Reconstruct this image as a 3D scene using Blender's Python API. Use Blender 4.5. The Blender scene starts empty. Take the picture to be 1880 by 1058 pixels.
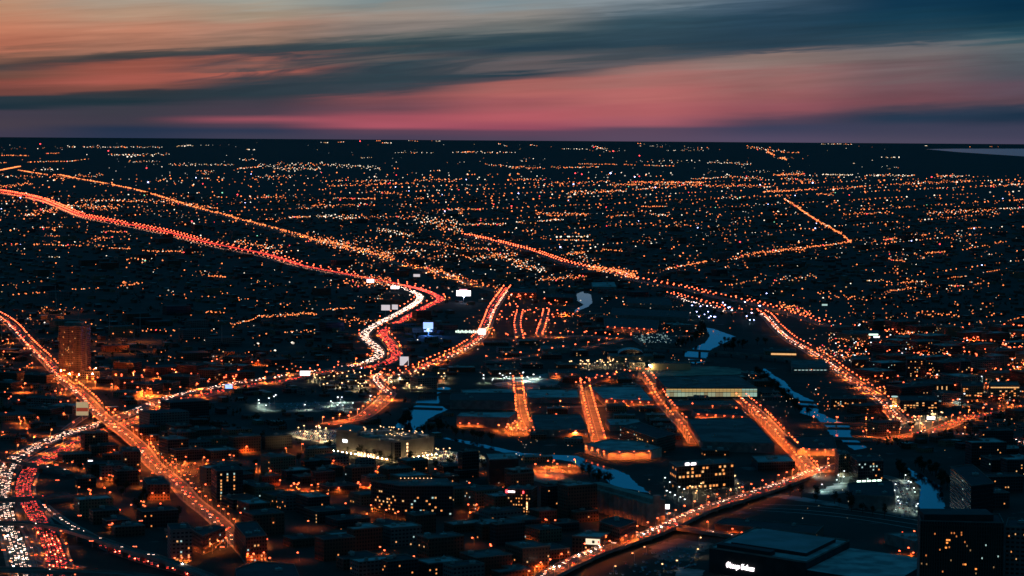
import bpy, math, random
from math import radians, sin, cos, pi, hypot, atan2
from mathutils import Vector, Matrix
random.seed(7)
S = bpy.context.scene
COL = S.collection
# ------------------------------------------------------------------ camera
F = 4360.0; HC = 400.0; PITCH = math.atan(281/F); ROLL = 0.0069
cf = Vector((0, cos(PITCH), -sin(PITCH))); cu0 = Vector((0, sin(PITCH), cos(PITCH))); cr0 = Vector((1, 0, 0))
cr = (cr0*cos(ROLL)+cu0*sin(ROLL)); cu = (cu0*cos(ROLL)-cr0*sin(ROLL))
cam = bpy.data.cameras.new('camera'); cam.sensor_width = 36; cam.lens = 36*F/1880
cam.clip_start = 5; cam.clip_end = 600000
co = bpy.data.objects.new('camera', cam); COL.objects.link(co)
co.matrix_world = Matrix(((cr.x, cu.x, -cf.x, 0), (cr.y, cu.y, -cf.y, 0), (cr.z, cu.z, -cf.z, HC), (0, 0, 0, 1)))
S.camera = co
S.render.engine = 'CYCLES'
S.view_settings.view_transform = 'Standard'; S.view_settings.look = 'None'
S.view_settings.exposure = 0; S.view_settings.gamma = 1
S.cycles.max_bounces = 4; S.cycles.diffuse_bounces = 1; S.cycles.glossy_bounces = 2
S.cycles.use_light_tree = True
S.cycles.sample_clamp_indirect = 3.0; S.cycles.light_sampling_threshold = .02

def P(x, y, z=0.0):
    """the place in the city seen at pixel x, y of the photograph, on the level z"""
    d = cf*F + cr*(x-940) + cu*(529-y)
    t = (z-HC)/d.z
    return Vector((d.x*t, d.y*t, z))
def pix(x, y, z=0):
    d = Vector((x, y, z-HC)); w = d.dot(cf); return 940+F*d.dot(cr)/w, 529-F*d.dot(cu)/w
def lin(c):
    return tuple((v/255/12.92 if v/255 <= .04045 else ((v/255+.055)/1.055)**2.4) for v in c)

# ------------------------------------------------------------------ sky
W = bpy.data.worlds.new('World'); S.world = W; W.use_nodes = True
nt = W.node_tree; nt.nodes.clear()
def N(t, **k):
    n = nt.nodes.new(t)
    for a, b in k.items(): setattr(n, a, b)
    return n
def L(a, b): nt.links.new(a, b)
def M(op, a, b=None, c=None, clamp=False):
    n = N('ShaderNodeMath', operation=op, use_clamp=clamp)
    for i, v in enumerate((a, b, c)):
        if v is None: continue
        if isinstance(v, (int, float)): n.inputs[i].default_value = v
        else: L(v, n.inputs[i])
    return n.outputs[0]
def MIX(f, a, b, mode='MIX'):
    n = N('ShaderNodeMix', data_type='RGBA', blend_type=mode)
    for i, v in ((0, f), (6, a), (7, b)):
        if isinstance(v, (int, float)): n.inputs[i].default_value = v
        elif isinstance(v, tuple): n.inputs[i].default_value = v+(1,)
        else: L(v, n.inputs[i])
    return n.outputs[2]
tc = N('ShaderNodeTexCoord'); sp = N('ShaderNodeSeparateXYZ'); L(tc.outputs['Generated'], sp.inputs[0])
az = M('ARCTAN2', sp.outputs[0], sp.outputs[1]); el = M('ARCSINE', sp.outputs[2])
X = M('MULTIPLY', az, F); Q = M('MULTIPLY', el, F)
SL = 0.062
w_ = M('DIVIDE', Q, 120.0, clamp=True)
Q1 = M('SUBTRACT', Q, M('MULTIPLY', M('MULTIPLY', X, SL), w_))
def noise(sx, sy, seed, detail=3, dist=0.0):
    cb = N('ShaderNodeCombineXYZ'); L(M('DIVIDE', X, sx), cb.inputs[0]); L(M('DIVIDE', Q1, sy), cb.inputs[1]); cb.inputs[2].default_value = seed
    n = N('ShaderNodeTexNoise'); n.inputs['Scale'].default_value = 1; n.inputs['Detail'].default_value = detail
    n.inputs['Distortion'].default_value = dist
    L(cb.outputs[0], n.inputs['Vector']); return M('SUBTRACT', n.outputs[0], 0.5)
amp = M('MULTIPLY', w_, 1.0)
n1 = noise(520, 26, 3.1, 3, .4); n2 = noise(170, 9, 9.7, 3, .3); n3 = noise(330, 15, 5.2, 4, .6); n4 = noise(75, 5.5, 2.2, 5, 1.2); n5 = noise(900, 60, 7.7, 5, 1.5)
Q2 = M('ADD', Q1, M('MULTIPLY', amp, M('ADD', M('ADD', M('MULTIPLY', n1, 40.0), M('MULTIPLY', n2, 18.0)), M('ADD', M('MULTIPLY', n4, 9.0), M('MULTIPLY', n5, 26.0)))))
TAB = {
 0: [(0,170,145,120),(20,185,135,105),(60,195,120,90),(90,180,105,80),(105,125,85,70),(130,75,65,65),(140,110,75,65),(155,135,72,62),(175,110,65,60),(182,40,55,65),(200,28,48,60),(208,65,60,75),(230,70,62,75),(252,62,58,78)],
 235: [(0,170,160,145),(30,180,145,120),(60,190,125,98),(88,160,108,88),(100,75,70,68),(112,60,60,62),(125,150,80,66),(150,168,85,72),(165,130,75,65),(175,50,55,62),(190,30,50,60),(202,60,60,72),(225,62,58,72),(238,35,50,75),(252,40,52,78)],
 470: [(0,155,155,145),(25,165,145,125),(55,175,130,110),(75,140,110,95),(92,60,68,72),(103,55,66,72),(113,145,88,78),(125,105,80,78),(131,165,88,75),(145,85,68,70),(160,45,58,68),(175,40,56,66),(190,65,60,72),(210,75,62,76),(220,150,75,90),(230,80,62,80),(240,45,55,80),(252,60,60,82)],
 705: [(0,125,140,142),(18,140,140,135),(35,150,135,125),(60,130,120,115),(75,85,92,92),(90,50,72,80),(110,92,85,85),(125,50,68,78),(150,45,64,74),(165,60,66,76),(178,130,75,80),(186,120,72,80),(200,110,70,82),(215,160,75,90),(232,170,78,95),(241,90,65,85),(253,72,62,85)],
 940: [(0,115,135,142),(12,130,142,146),(30,140,135,130),(55,105,110,110),(75,50,72,82),(95,35,60,75),(110,75,82,88),(122,100,92,95),(133,40,62,75),(145,80,72,80),(160,165,95,90),(175,175,95,92),(190,160,85,90),(215,180,85,95),(235,150,72,92),(243,95,66,88),(257,80,66,88)],
 1175: [(0,130,142,150),(12,110,125,135),(25,70,92,105),(45,50,78,92),(65,45,70,84),(85,40,64,78),(100,65,75,84),(112,95,90,95),(130,150,110,105),(150,165,105,100),(175,180,100,98),(205,175,90,95),(228,160,85,98),(238,90,70,92),(257,90,72,95)],
 1410: [(0,70,95,115),(15,55,80,100),(35,35,65,85),(60,35,62,80),(85,40,64,80),(95,70,75,85),(103,130,110,105),(120,140,115,110),(150,150,100,98),(175,150,90,92),(205,145,80,90),(222,80,65,85),(235,60,62,88),(258,82,72,98)],
 1645: [(0,8,52,78),(30,15,58,80),(60,28,62,80),(78,50,72,86),(88,110,105,108),(105,115,105,106),(130,110,90,94),(160,115,80,88),(190,115,72,82),(205,75,65,80),(218,35,55,78),(235,60,62,85),(260,75,70,92)],
 1880: [(0,0,45,70),(30,5,50,72),(55,25,65,82),(70,60,88,98),(80,95,105,110),(100,80,92,100),(130,75,80,90),(160,90,75,88),(190,88,68,80),(203,45,58,78),(220,25,48,70),(240,60,62,85),(262,72,68,92)]}
T0, T1 = -75.0, 360.0
T = M('DIVIDE', M('SUBTRACT', Q2, T0), T1-T0, clamp=True)
colr = None; px_ = None
for x in sorted(TAB):
    r = N('ShaderNodeValToRGB'); r.color_ramp.interpolation = 'EASE'
    st = []
    for (y, a, b, c) in TAB[x]:
        q = 248-y+ROLL*(x-940); ww = min(1, max(0, q/120)); q1 = q-(x-940)*SL*ww
        st.append(((q1-T0)/(T1-T0), lin((a, b, c))))
    st.sort(); e = r.color_ramp.elements
    e[0].position, e[0].color = st[0][0], st[0][1]+(1,)
    e[1].position, e[1].color = st[-1][0], st[-1][1]+(1,)
    for p_, c_ in st[1:-1]:
        k = e.new(p_); k.color = c_+(1,)
    L(T, r.inputs[0])
    if colr is None: colr = r.outputs[0]
    else:
        f = N('ShaderNodeMapRange', interpolation_type='SMOOTHSTEP')
        L(X, f.inputs[0]); f.inputs[1].default_value = px_; f.inputs[2].default_value = x-940
        colr = MIX(f.outputs[0], colr, r.outputs[0])
    px_ = x-940
gain = M('ADD', 1.0, M('MULTIPLY', amp, M('ADD', M('MULTIPLY', n3, .55), M('MULTIPLY', n2, .3))))
vm = N('ShaderNodeVectorMath', operation='SCALE'); L(colr, vm.inputs[0]); L(gain, vm.inputs['Scale'])
up = N('ShaderNodeMapRange', interpolation_type='SMOOTHSTEP'); L(Q, up.inputs[0]); up.inputs[1].default_value = 250; up.inputs[2].default_value = 350
hi = N('ShaderNodeMapRange'); L(Q, hi.inputs[0]); hi.inputs[1].default_value = 500; hi.inputs[2].default_value = 4500
upc = MIX(hi.outputs[0], (0.004, 0.125, 0.30), (0.002, 0.072, 0.105))
u6 = M('ADD', M('MULTIPLY', X, .985), M('MULTIPLY', Q, .5)); v6 = M('SUBTRACT', M('MULTIPLY', Q, .985), M('MULTIPLY', X, .13))
cb6 = N('ShaderNodeCombineXYZ'); L(M('DIVIDE', u6, 190.0), cb6.inputs[0]); L(M('DIVIDE', v6, 17.0), cb6.inputs[1]); cb6.inputs[2].default_value = 4.4
t6 = N('ShaderNodeTexNoise'); t6.inputs['Scale'].default_value = 1; t6.inputs['Detail'].default_value = 6; t6.inputs['Distortion'].default_value = .9; L(cb6.outputs[0], t6.inputs['Vector'])
ex = M('DIVIDE', M('ADD', X, 330.0), 330.0); ey = M('DIVIDE', M('SUBTRACT', M('SUBTRACT', Q, M('MULTIPLY', X, .06)), 138.0), 62.0)
msk = M('SUBTRACT', 1.0, M('ADD', M('MULTIPLY', ex, ex), M('MULTIPLY', ey, ey)), clamp=True)
wsp = M('MULTIPLY', M('MULTIPLY', M('SUBTRACT', t6.outputs[0], .44), 6.0, clamp=True), M('MULTIPLY', msk, 1.5, clamp=True))
vmx = MIX(M('MULTIPLY', wsp, .75), vm.outputs[0], lin((48, 62, 72)))
hs = N('ShaderNodeHueSaturation'); hs.inputs['Saturation'].default_value = .96; L(vmx, hs.inputs['Color'])
skyc = MIX(up.outputs[0], hs.outputs[0], upc)
bk = N('ShaderNodeMapRange', interpolation_type='SMOOTHSTEP'); L(M('ABSOLUTE', az), bk.inputs[0]); bk.inputs[1].default_value = .6; bk.inputs[2].default_value = 1.6
skyc = MIX(bk.outputs[0], skyc, (0.006, 0.06, 0.11))
bg = N('ShaderNodeBackground'); L(skyc, bg.inputs[0]); bg.inputs[1].default_value = 1.0
wo = N('ShaderNodeOutputWorld'); L(bg.outputs[0], wo.inputs[0])

# ------------------------------------------------------------------ materials
MATS = {}
def newmat(name):
    m = bpy.data.materials.new(name); m.use_nodes = True
    return m, m.node_tree, m.node_tree.nodes['Principled BSDF']
def mat(name, c1, c2=None, scale=.05, rough=.85, bump=0, coords='pos', spec=.3):
    """two-tone weathered surface"""
    if name in MATS: return MATS[name]
    m, t, b = newmat(name); b.inputs['Roughness'].default_value = rough
    b.inputs['Specular IOR Level'].default_value = spec
    if c2 is None: c2 = tuple(v*.7 for v in c1)
    g = t.nodes.new('ShaderNodeNewGeometry'); n = t.nodes.new('ShaderNodeTexNoise'); n.inputs['Scale'].default_value = scale
    n.inputs['Detail'].default_value = 5; t.links.new(g.outputs['Position'], n.inputs['Vector'])
    r = t.nodes.new('ShaderNodeValToRGB'); r.color_ramp.elements[0].position = .38; r.color_ramp.elements[1].position = .62
    r.color_ramp.elements[0].color = c2+(1,); r.color_ramp.elements[1].color = c1+(1,)
    t.links.new(n.outputs[0], r.inputs[0]); t.links.new(r.outputs[0], b.inputs['Base Color'])
    MATS[name] = m; return m
def facade(name, wall, bay=3.4, flr=3.5, wf=.5, hf=.5, glass=(.012, .016, .02)):
    """masonry wall with rows of dark unlit window openings, laid out in metres along the wall"""
    if name in MATS: return MATS[name]
    m, t, b = newmat(name); nn = t.nodes; ln = t.links
    uv = nn.new('ShaderNodeUVMap'); s = nn.new('ShaderNodeSeparateXYZ'); ln.new(uv.outputs[0], s.inputs[0])
    def mm(op, a, bb):
        q = nn.new('ShaderNodeMath'); q.operation = op
        for i, v in enumerate((a, bb)):
            if isinstance(v, (int, float)): q.inputs[i].default_value = v
            elif v is not None: ln.new(v, q.inputs[i])
        return q.outputs[0]
    def band(o, per, fr):
        f = mm('FRACT', mm('DIVIDE', o, per), None); d = mm('ABSOLUTE', mm('SUBTRACT', f, .5), None)
        return mm('LESS_THAN', d, fr/2)
    k = mm('MULTIPLY', band(s.outputs[0], bay, wf), band(s.outputs[1], flr, hf))
    g = nn.new('ShaderNodeNewGeometry'); n = nn.new('ShaderNodeTexNoise'); n.inputs['Scale'].default_value = .12; ln.new(g.outputs['Position'], n.inputs['Vector'])
    mx = nn.new('ShaderNodeMix'); mx.data_type = 'RGBA'; ln.new(n.outputs[0], mx.inputs[0])
    mx.inputs[6].default_value = tuple(v*.42 for v in wall)+(1,); mx.inputs[7].default_value = tuple(v*.95 for v in wall)+(1,)
    m2 = nn.new('ShaderNodeMix'); m2.data_type = 'RGBA'; ln.new(k, m2.inputs[0]); ln.new(mx.outputs[2], m2.inputs[6]); m2.inputs[7].default_value = glass+(1,)
    ln.new(m2.outputs[2], b.inputs['Base Color'])
    ln.new(mm('SUBTRACT', .85, mm('MULTIPLY', k, .6)), b.inputs['Roughness'])
    MATS[name] = m; return m
def em(name, c, s, sampled=False):
    if name in MATS: return MATS[name]
    m = bpy.data.materials.new(name); m.use_nodes = True; t = m.node_tree; t.nodes.clear()
    e = t.nodes.new('ShaderNodeEmission'); e.inputs[0].default_value = c+(1,); e.inputs[1].default_value = s
    o = t.nodes.new('ShaderNodeOutputMaterial'); t.links.new(e.outputs[0], o.inputs[0])
    m.cycles.emission_sampling = 'FRONT' if sampled else 'NONE'
    MATS[name] = m; return m

# ground: dark winter ground, tree-covered blocks, paler yards and old snow
def ground_mat():
    m, t, b = newmat('city_ground'); nn = t.nodes; ln = t.links; b.inputs['Roughness'].default_value = .95
    b.inputs['Specular IOR Level'].default_value = .1
    g = nn.new('ShaderNodeNewGeometry')
    def nz(sc, d, lo, hi):
        n = nn.new('ShaderNodeTexNoise'); n.inputs['Scale'].default_value = sc; n.inputs['Detail'].default_value = d
        ln.new(g.outputs['Position'], n.inputs['Vector'])
        r = nn.new('ShaderNodeMapRange'); r.inputs[1].default_value = lo; r.inputs[2].default_value = hi; ln.new(n.outputs[0], r.inputs[0]); return r.outputs[0]
    def mix(f, a, c):
        q = nn.new('ShaderNodeMix'); q.data_type = 'RGBA'; ln.new(f, q.inputs[0])
        for i, v in ((6, a), (7, c)):
            if isinstance(v, tuple): q.inputs[i].default_value = v+(1,)
            else: ln.new(v, q.inputs[i])
        return q.outputs[2]
    c = mix(nz(.012, 6, .4, .6), (.024, .028, .024), (.042, .044, .04))
    c = mix(nz(.0011, 5, .45, .75), c, (.036, .042, .042))
    c = mix(nz(.03, 4, .63, .72), c, (.10, .105, .11))
    ln.new(c, b.inputs['Base Color']); return m
ASPH = mat('asphalt', (.10, .092, .085), (.055, .052, .05), .06)
CONC = mat('concrete', (.24, .22, .2), (.14, .13, .12), .08)
GRND = ground_mat()
SNOWY = mat('snowy_lot', (.30, .31, .32), (.09, .1, .1), .035)
SAND = mat('gravel_lot', (.30, .27, .2), (.12, .11, .085), .03)
LOT = mat('parking_asphalt', (.13, .13, .12), (.06, .06, .06), .05)
ROOFS = [mat('roof_dark', (.04, .042, .045), (.02, .023, .025), .06), mat('roof_grey', (.12, .12, .12), (.05, .05, .05), .04),
         mat('roof_pale', (.42, .43, .44), (.2, .2, .21), .05), mat('roof_tar', (.03, .03, .032), (.015, .016, .018), .05)]
METAL = mat('galvanised_metal', (.35, .34, .32), (.25, .24, .22), .5, .5)
BARK = mat('bark', (.05, .04, .03), (.03, .025, .02), 1.0)
LEAF = mat('foliage', (.035, .042, .025), (.018, .024, .014), .15, 1.0)
RUBBER = mat('black_rubber', (.02, .02, .02))
FAC = {'brown brick': facade('brown_brick_wall', (.17, .085, .055)), 'dark': facade('dark_glass_wall', (.05, .055, .06), 3.0, 3.6, .7, .6),
       'grey concrete': facade('grey_concrete_wall', (.2, .19, .18), 4, 3.6, .6, .45), 'tan brick': facade('tan_brick_wall', (.27, .19, .12), 3.2, 3.4, .4, .5),
       'red brick': facade('red_brick_wall', (.2, .07, .045), 3.0, 3.5, .42, .5)}
BLANK = mat('blank_concrete_wall', (.26, .23, .2), (.17, .15, .13), .1)
METW = mat('corrugated_wall', (.22, .2, .19), (.14, .13, .12), .15)
E_OR = em('sodium_lamp_glow', (1, .12, .042), 6.4)
E_ORF = em('far_sodium_glow', (1, .235, .065), 2.4)
E_ORD = em('dim_far_sodium_glow', (1, .24, .07), .95)
E_WW = em('warm_white_glow', (1, .55, .25), 3)
E_WF = em('far_white_glow', (1, .82, .62), 2.0)
E_CW = em('cool_white_glow', (.8, .85, .9), 3)
E_GW = em('greenish_white_glow', (.7, 1, .8), 3)
E_BL = em('blue_white_glow', (.45, .5, 1), 8)
E_RED = em('red_beacon_glow', (1, .05, .06), 5)
E_TAIL = em('tail_light_glow', (1, .07, .045), 6)
E_HEAD = em('headlight_glow', (1, .68, .52), 9)
E_TAILF = em('far_tail_light_glow', (1, .07, .045), 2.6)
E_HEADF = em('far_headlight_glow', (1, .38, .2), 2.0)
E_WIN = em('lit_window_glow', (1, .36, .1), 1.05)
E_WIN2 = em('lit_office_glow', (1, .52, .2), .95)
E_WINC = em('cool_window_glow', (.6, .9, .85), .7)
E_SIGN = em('white_sign_glow', (1, .88, .92), 3.5)
E_BLUE = em('led_screen_blue', (.3, .46, 1), 1.7)

# ------------------------------------------------------------------ mesh helpers
class MB:
    def __init__(s): s.v = []; s.f = []; s.m = []; s.uv = []
    def poly(s, pts, mi=0, uv=None):
        b = len(s.v); s.v += [tuple(p) for p in pts]; s.f.append(tuple(range(b, b+len(pts)))); s.m.append(mi)
        s.uv += uv if uv else [(p[0], p[1]) for p in pts]
    def prism(s, poly, z0, z1, mi=0, mtop=None, top=True, bottom=False):
        """poly counter-clockwise [(x, y)]"""
        n = len(poly)
        if sum(poly[i][0]*poly[(i+1) % n][1]-poly[(i+1) % n][0]*poly[i][1] for i in range(n)) < 0: poly = poly[::-1]
        u = 0
        for i in range(n):
            a, b = poly[i], poly[(i+1) % n]; l = hypot(b[0]-a[0], b[1]-a[1])
            s.poly([(a[0], a[1], z0), (b[0], b[1], z0), (b[0], b[1], z1), (a[0], a[1], z1)], mi, [(u, 0), (u+l, 0), (u+l, z1-z0), (u, z1-z0)])
            u += l
        if top: s.poly([(p[0], p[1], z1) for p in poly], mi if mtop is None else mtop)
        if bottom: s.poly([(p[0], p[1], z0) for p in poly[::-1]], mi)
    def box(s, cx, cy, z0, z1, w, d, a=0, mi=0, mtop=None, bottom=False):
        c, q = cos(a), sin(a)
        pl = [(cx+x*c-y*q, cy+x*q+y*c) for x, y in ((-w/2, -d/2), (w/2, -d/2), (w/2, d/2), (-w/2, d/2))]
        s.prism(pl, z0, z1, mi, mtop, True, bottom)
    def cyl(s, cx, cy, z0, z1, r, n=6, mi=0, r2=None, top=True):
        r2 = r if r2 is None else r2
        for i in range(n):
            a, b = 2*pi*i/n, 2*pi*(i+1)/n
            s.poly([(cx+r*cos(a), cy+r*sin(a), z0), (cx+r*cos(b), cy+r*sin(b), z0), (cx+r2*cos(b), cy+r2*sin(b), z1), (cx+r2*cos(a), cy+r2*sin(a), z1)], mi, [(r*a, 0), (r*b, 0), (r*b, z1-z0), (r*a, z1-z0)])
        if top: s.poly([(cx+r2*cos(2*pi*i/n), cy+r2*sin(2*pi*i/n), z1) for i in range(n)], mi)
    def bar(s, a, b, r, n=4, mi=0, r2=None):
        a, b = Vector(a), Vector(b); d = (b-a).normalized(); r2 = r if r2 is None else r2
        x = d.cross(Vector((0, 0, 1)) if abs(d.z) < .9 else Vector((1, 0, 0))).normalized(); y = d.cross(x)
        ra = [a+(x*cos(2*pi*i/n)+y*sin(2*pi*i/n))*r for i in range(n)]; rb = [b+(x*cos(2*pi*i/n)+y*sin(2*pi*i/n))*r2 for i in range(n)]
        for i in range(n): s.poly([ra[i], rb[i], rb[(i+1) % n], ra[(i+1) % n]], mi)
    def ball(s, c, r, rz=None, mi=0):
        """small faceted globe"""
        rz = rz or r; b = len(s.v); x, y, z = c
        s.v += [(x, y, z+rz), (x, y, z-rz)]+[(x+r*cos(k*pi/3), y+r*sin(k*pi/3), z+rz*.45) for k in range(6)]+[(x+r*cos(k*pi/3), y+r*sin(k*pi/3), z-rz*.45) for k in range(6)]
        for k in range(6):
            j = (k+1) % 6
            for f in ((b, b+2+k, b+2+j), (b+2+k, b+8+k, b+8+j, b+2+j), (b+1, b+8+j, b+8+k)):
                s.f.append(f); s.m.append(mi); s.uv += [(0, 0)]*len(f)
    def octa(s, c, r, rz=None, mi=0):
        rz = rz or r; b = len(s.v); x, y, z = c
        s.v += [(x+r, y, z), (x, y+r, z), (x-r, y, z), (x, y-r, z), (x, y, z+rz), (x, y, z-rz)]
        for i in range(4):
            j = (i+1) % 4
            for f in ((b+i, b+j, b+4), (b+j, b+i, b+5)):
                s.f.append(f); s.m.append(mi); s.uv += [(0, 0)]*3
    def mesh(s, name, mats):
        me = bpy.data.meshes.new(name); me.from_pydata(s.v, [], s.f)
        for m in (mats if isinstance(mats, (list, tuple)) else [mats]): me.materials.append(m)
        me.polygons.foreach_set('material_index', s.m)
        u = me.uv_layers.new(name='UVMap'); flat = [c for q in s.uv for c in q]; u.data.foreach_set('uv', flat)
        me.update(); return me
    def build(s, name, mats, parent=None):
        o = bpy.data.objects.new(name, s.mesh(name, mats)); COL.objects.link(o)
        if parent: o.parent = parent; o.location = -wloc(parent)
        return o
def wloc(o):
    v = Vector((0, 0, 0))
    while o: v = v+o.location; o = o.parent
    return v
def tag(o, label=None, cat=None, group=None, kind=None):
    if label: o['label'] = label
    if cat: o['category'] = cat
    if group: o['group'] = group
    if kind: o['kind'] = kind
    return o
def empty(name, loc, label, cat, group=None):
    e = bpy.data.objects.new(name, None); e.location = loc; COL.objects.link(e); return tag(e, label, cat, group)
def inst(name, me, loc, rz=0, parent=None, scale=None):
    o = bpy.data.objects.new(name, me); COL.objects.link(o)
    if parent: o.parent = parent
    o.location = loc; o.rotation_euler = (0, 0, rz)
    if scale: o.scale = scale
    return o
LD = {}
def spot(key, loc, c, energy, parent=None, size=150, rad=.35, soft=.5):
    energy *= 2.9 if c == ORC else 1.6 if c == ORC2 else 1.5
    k = (key, energy, size)
    if k not in LD:
        l = bpy.data.lights.new(key, 'SPOT'); l.color = c; l.energy = energy; l.spot_size = radians(size); l.spot_blend = soft
        l.shadow_soft_size = rad; LD[k] = l
    o = bpy.data.objects.new(key, LD[k]); COL.objects.link(o); o.location = loc
    if parent: o.parent = parent
    return o
def glow(key, loc, c, energy, rad=.5, parent=None):
    energy *= 1.5
    k = (key, energy)
    if k not in LD:
        l = bpy.data.lights.new(key, 'POINT'); l.color = c; l.energy = energy; l.shadow_soft_size = rad; LD[k] = l
        l.cycles.is_caustics_light = False
    o = bpy.data.objects.new(key, LD[k]); COL.objects.link(o); o.location = loc
    o.visible_camera = True
    if parent: o.parent = parent
    return o
ORC = (1, .16, .019); ORC2 = (1, .2, .03); WHC = (1, .78, .5); GWC = (.75, 1, .85)
ORD1 = 'zeroth first second third fourth fifth sixth seventh eighth ninth tenth eleventh twelfth thirteenth fourteenth fifteenth sixteenth seventeenth eighteenth nineteenth'.split()
TENS = '. . twenty thirty forty fifty sixty seventy eighty ninety'.split(); TORD = '. . twentieth thirtieth fortieth fiftieth sixtieth seventieth eightieth ninetieth'.split()
def nth(n):
    if n < 20: return ORD1[n]
    if n < 100: return TORD[n//10] if n % 10 == 0 else TENS[n//10]+'-'+ORD1[n % 10]
    return 'hundred and '+nth(n-100) if n > 100 else 'hundredth'

# ------------------------------------------------------------------ the setting
g = MB(); R = 170000
ring = [(R*sin(a), R*cos(a)) for a in [radians(k*5) for k in range(72)]]
gd = [0, 2500, 8000, 30000, R]
for i in range(72):
    for a, b in zip(gd, gd[1:]):
        u, v = radians(i*5), radians(i*5+5)
        pts = [(b*sin(u), b*cos(u), 0), (b*sin(v), b*cos(v), 0)]
        pts = pts+([(a*sin(v), a*cos(v), 0), (a*sin(u), a*cos(u), 0)] if a else [(0, 0, 0)])
        g.poly(pts[::-1])
tag(g.build('ground', GRND), kind='structure')

def sheet(name, pxs, m, z=.1):
    b = MB(); pts = [P(x, y, z) for x, y in pxs]
    if 'lake' not in name:            # ragged natural edge
        rr = random.Random(int(pxs[0][0])); q = []
        for a_, b_ in zip(pts, pts[1:]+pts[:1]):
            k_ = max(1, int((b_-a_).length/9))
            am = 1.6 if name == 'river' else 3.5
            q += [a_.lerp(b_, j/k_)+Vector((rr.uniform(-am, am), rr.uniform(-am, am)*2, 0)) for j in range(k_)]
        pts = q
    n = len(pts)
    if sum(pts[i].x*pts[(i+1) % n].y-pts[(i+1) % n].x*pts[i].y for i in range(n)) < 0: pts = pts[::-1]
    b.poly(pts); return tag(b.build(name, m), kind='structure')
def water_mat():
    m, t, b = newmat('river_water'); b.inputs['Base Color'].default_value = (.004, .012, .02, 1); b.inputs['Roughness'].default_value = .06
    b.inputs['IOR'].default_value = 1.33; b.inputs['Specular IOR Level'].default_value = .5
    g_ = t.nodes.new('ShaderNodeNewGeometry'); n = t.nodes.new('ShaderNodeTexNoise'); n.inputs['Scale'].default_value = .25; n.inputs['Detail'].default_value = 4
    t.links.new(g_.outputs['Position'], n.inputs['Vector']); bp = t.nodes.new('ShaderNodeBump'); bp.inputs['Strength'].default_value = .035; bp.inputs['Distance'].default_value = .2
    t.links.new(n.outputs[0], bp.inputs['Height']); t.links.new(bp.outputs[0], b.inputs['Normal']); return m
WATER = water_mat()
RIV = {
 'upper bend': [(1058,540),(1070,535),(1085,541),(1087,556),(1080,563),(1058,572),(1054,578),(1052,572),(1062,565),(1072,560),(1060,552)],
 'middle': [(1297,602),(1310,604),(1350,618),(1335,628),(1308,640),(1298,652),(1296,665),(1272,668),(1254,652),(1270,640),(1295,630),(1303,617)],
 'canal': [(1402,676),(1410,680),(1420,689),(1440,700),(1455,718),(1475,728),(1498,738),(1502,757),(1530,770),(1560,780),(1562,800),(1592,822),(1566,826),(1545,808),(1525,800),(1517,785),(1500,768),(1469,758),(1466,738),(1437,716),(1420,698),(1403,684)],
 'lower basin': [(1663,857),(1672,862),(1700,875),(1728,896),(1733,925),(1737,958),(1696,965),(1690,940),(1686,918),(1690,895),(1678,880),(1668,868)],
 'north branch': [(781,718),(818,710),(830,714),(805,722),(806,737),(804,742),(822,752),(806,759),(788,768),(779,776),(772,800),(760,796),(745,789),(724,785),(733,774),(748,764),(757,752),(764,742),(768,724)],
 'south reach': [(800,800),(830,805),(870,812),(905,820),(960,832),(1010,835),(1058,837),(1098,851),(1128,861),(1154,873),(1166,886),(1192,905),(1180,904),(1160,898),(1130,894),(1100,874),(1072,862),(1050,848),(1000,840),(950,837),(890,823),(840,811),(805,804)],
}
for k, v in RIV.items(): tag(sheet('river', v, WATER, .12), 'blue evening water of the '+k+' of the river')
LAKE, lt, lb = newmat('lake_water'); lb.inputs['Base Color'].default_value = (.06, .07, .09, 1); lb.inputs['Roughness'].default_value = .12
lake = sheet('lake', [(1700,274),(1760,273.2),(1900,273.2),(1990,274),(1990,292),(1900,288.5),(1820,283.5),(1760,279.5)], LAKE, 3)

LANDMARKS = {}      # name -> ground point, used to say which building or tree is meant
KEEP = []           # (polygon) footprints that scattered things stay out of
ROADS = []          # (points, half width)
for v in RIV.values(): KEEP.append([(P(x, y).x, P(x, y).y) for x, y in v])

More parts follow.
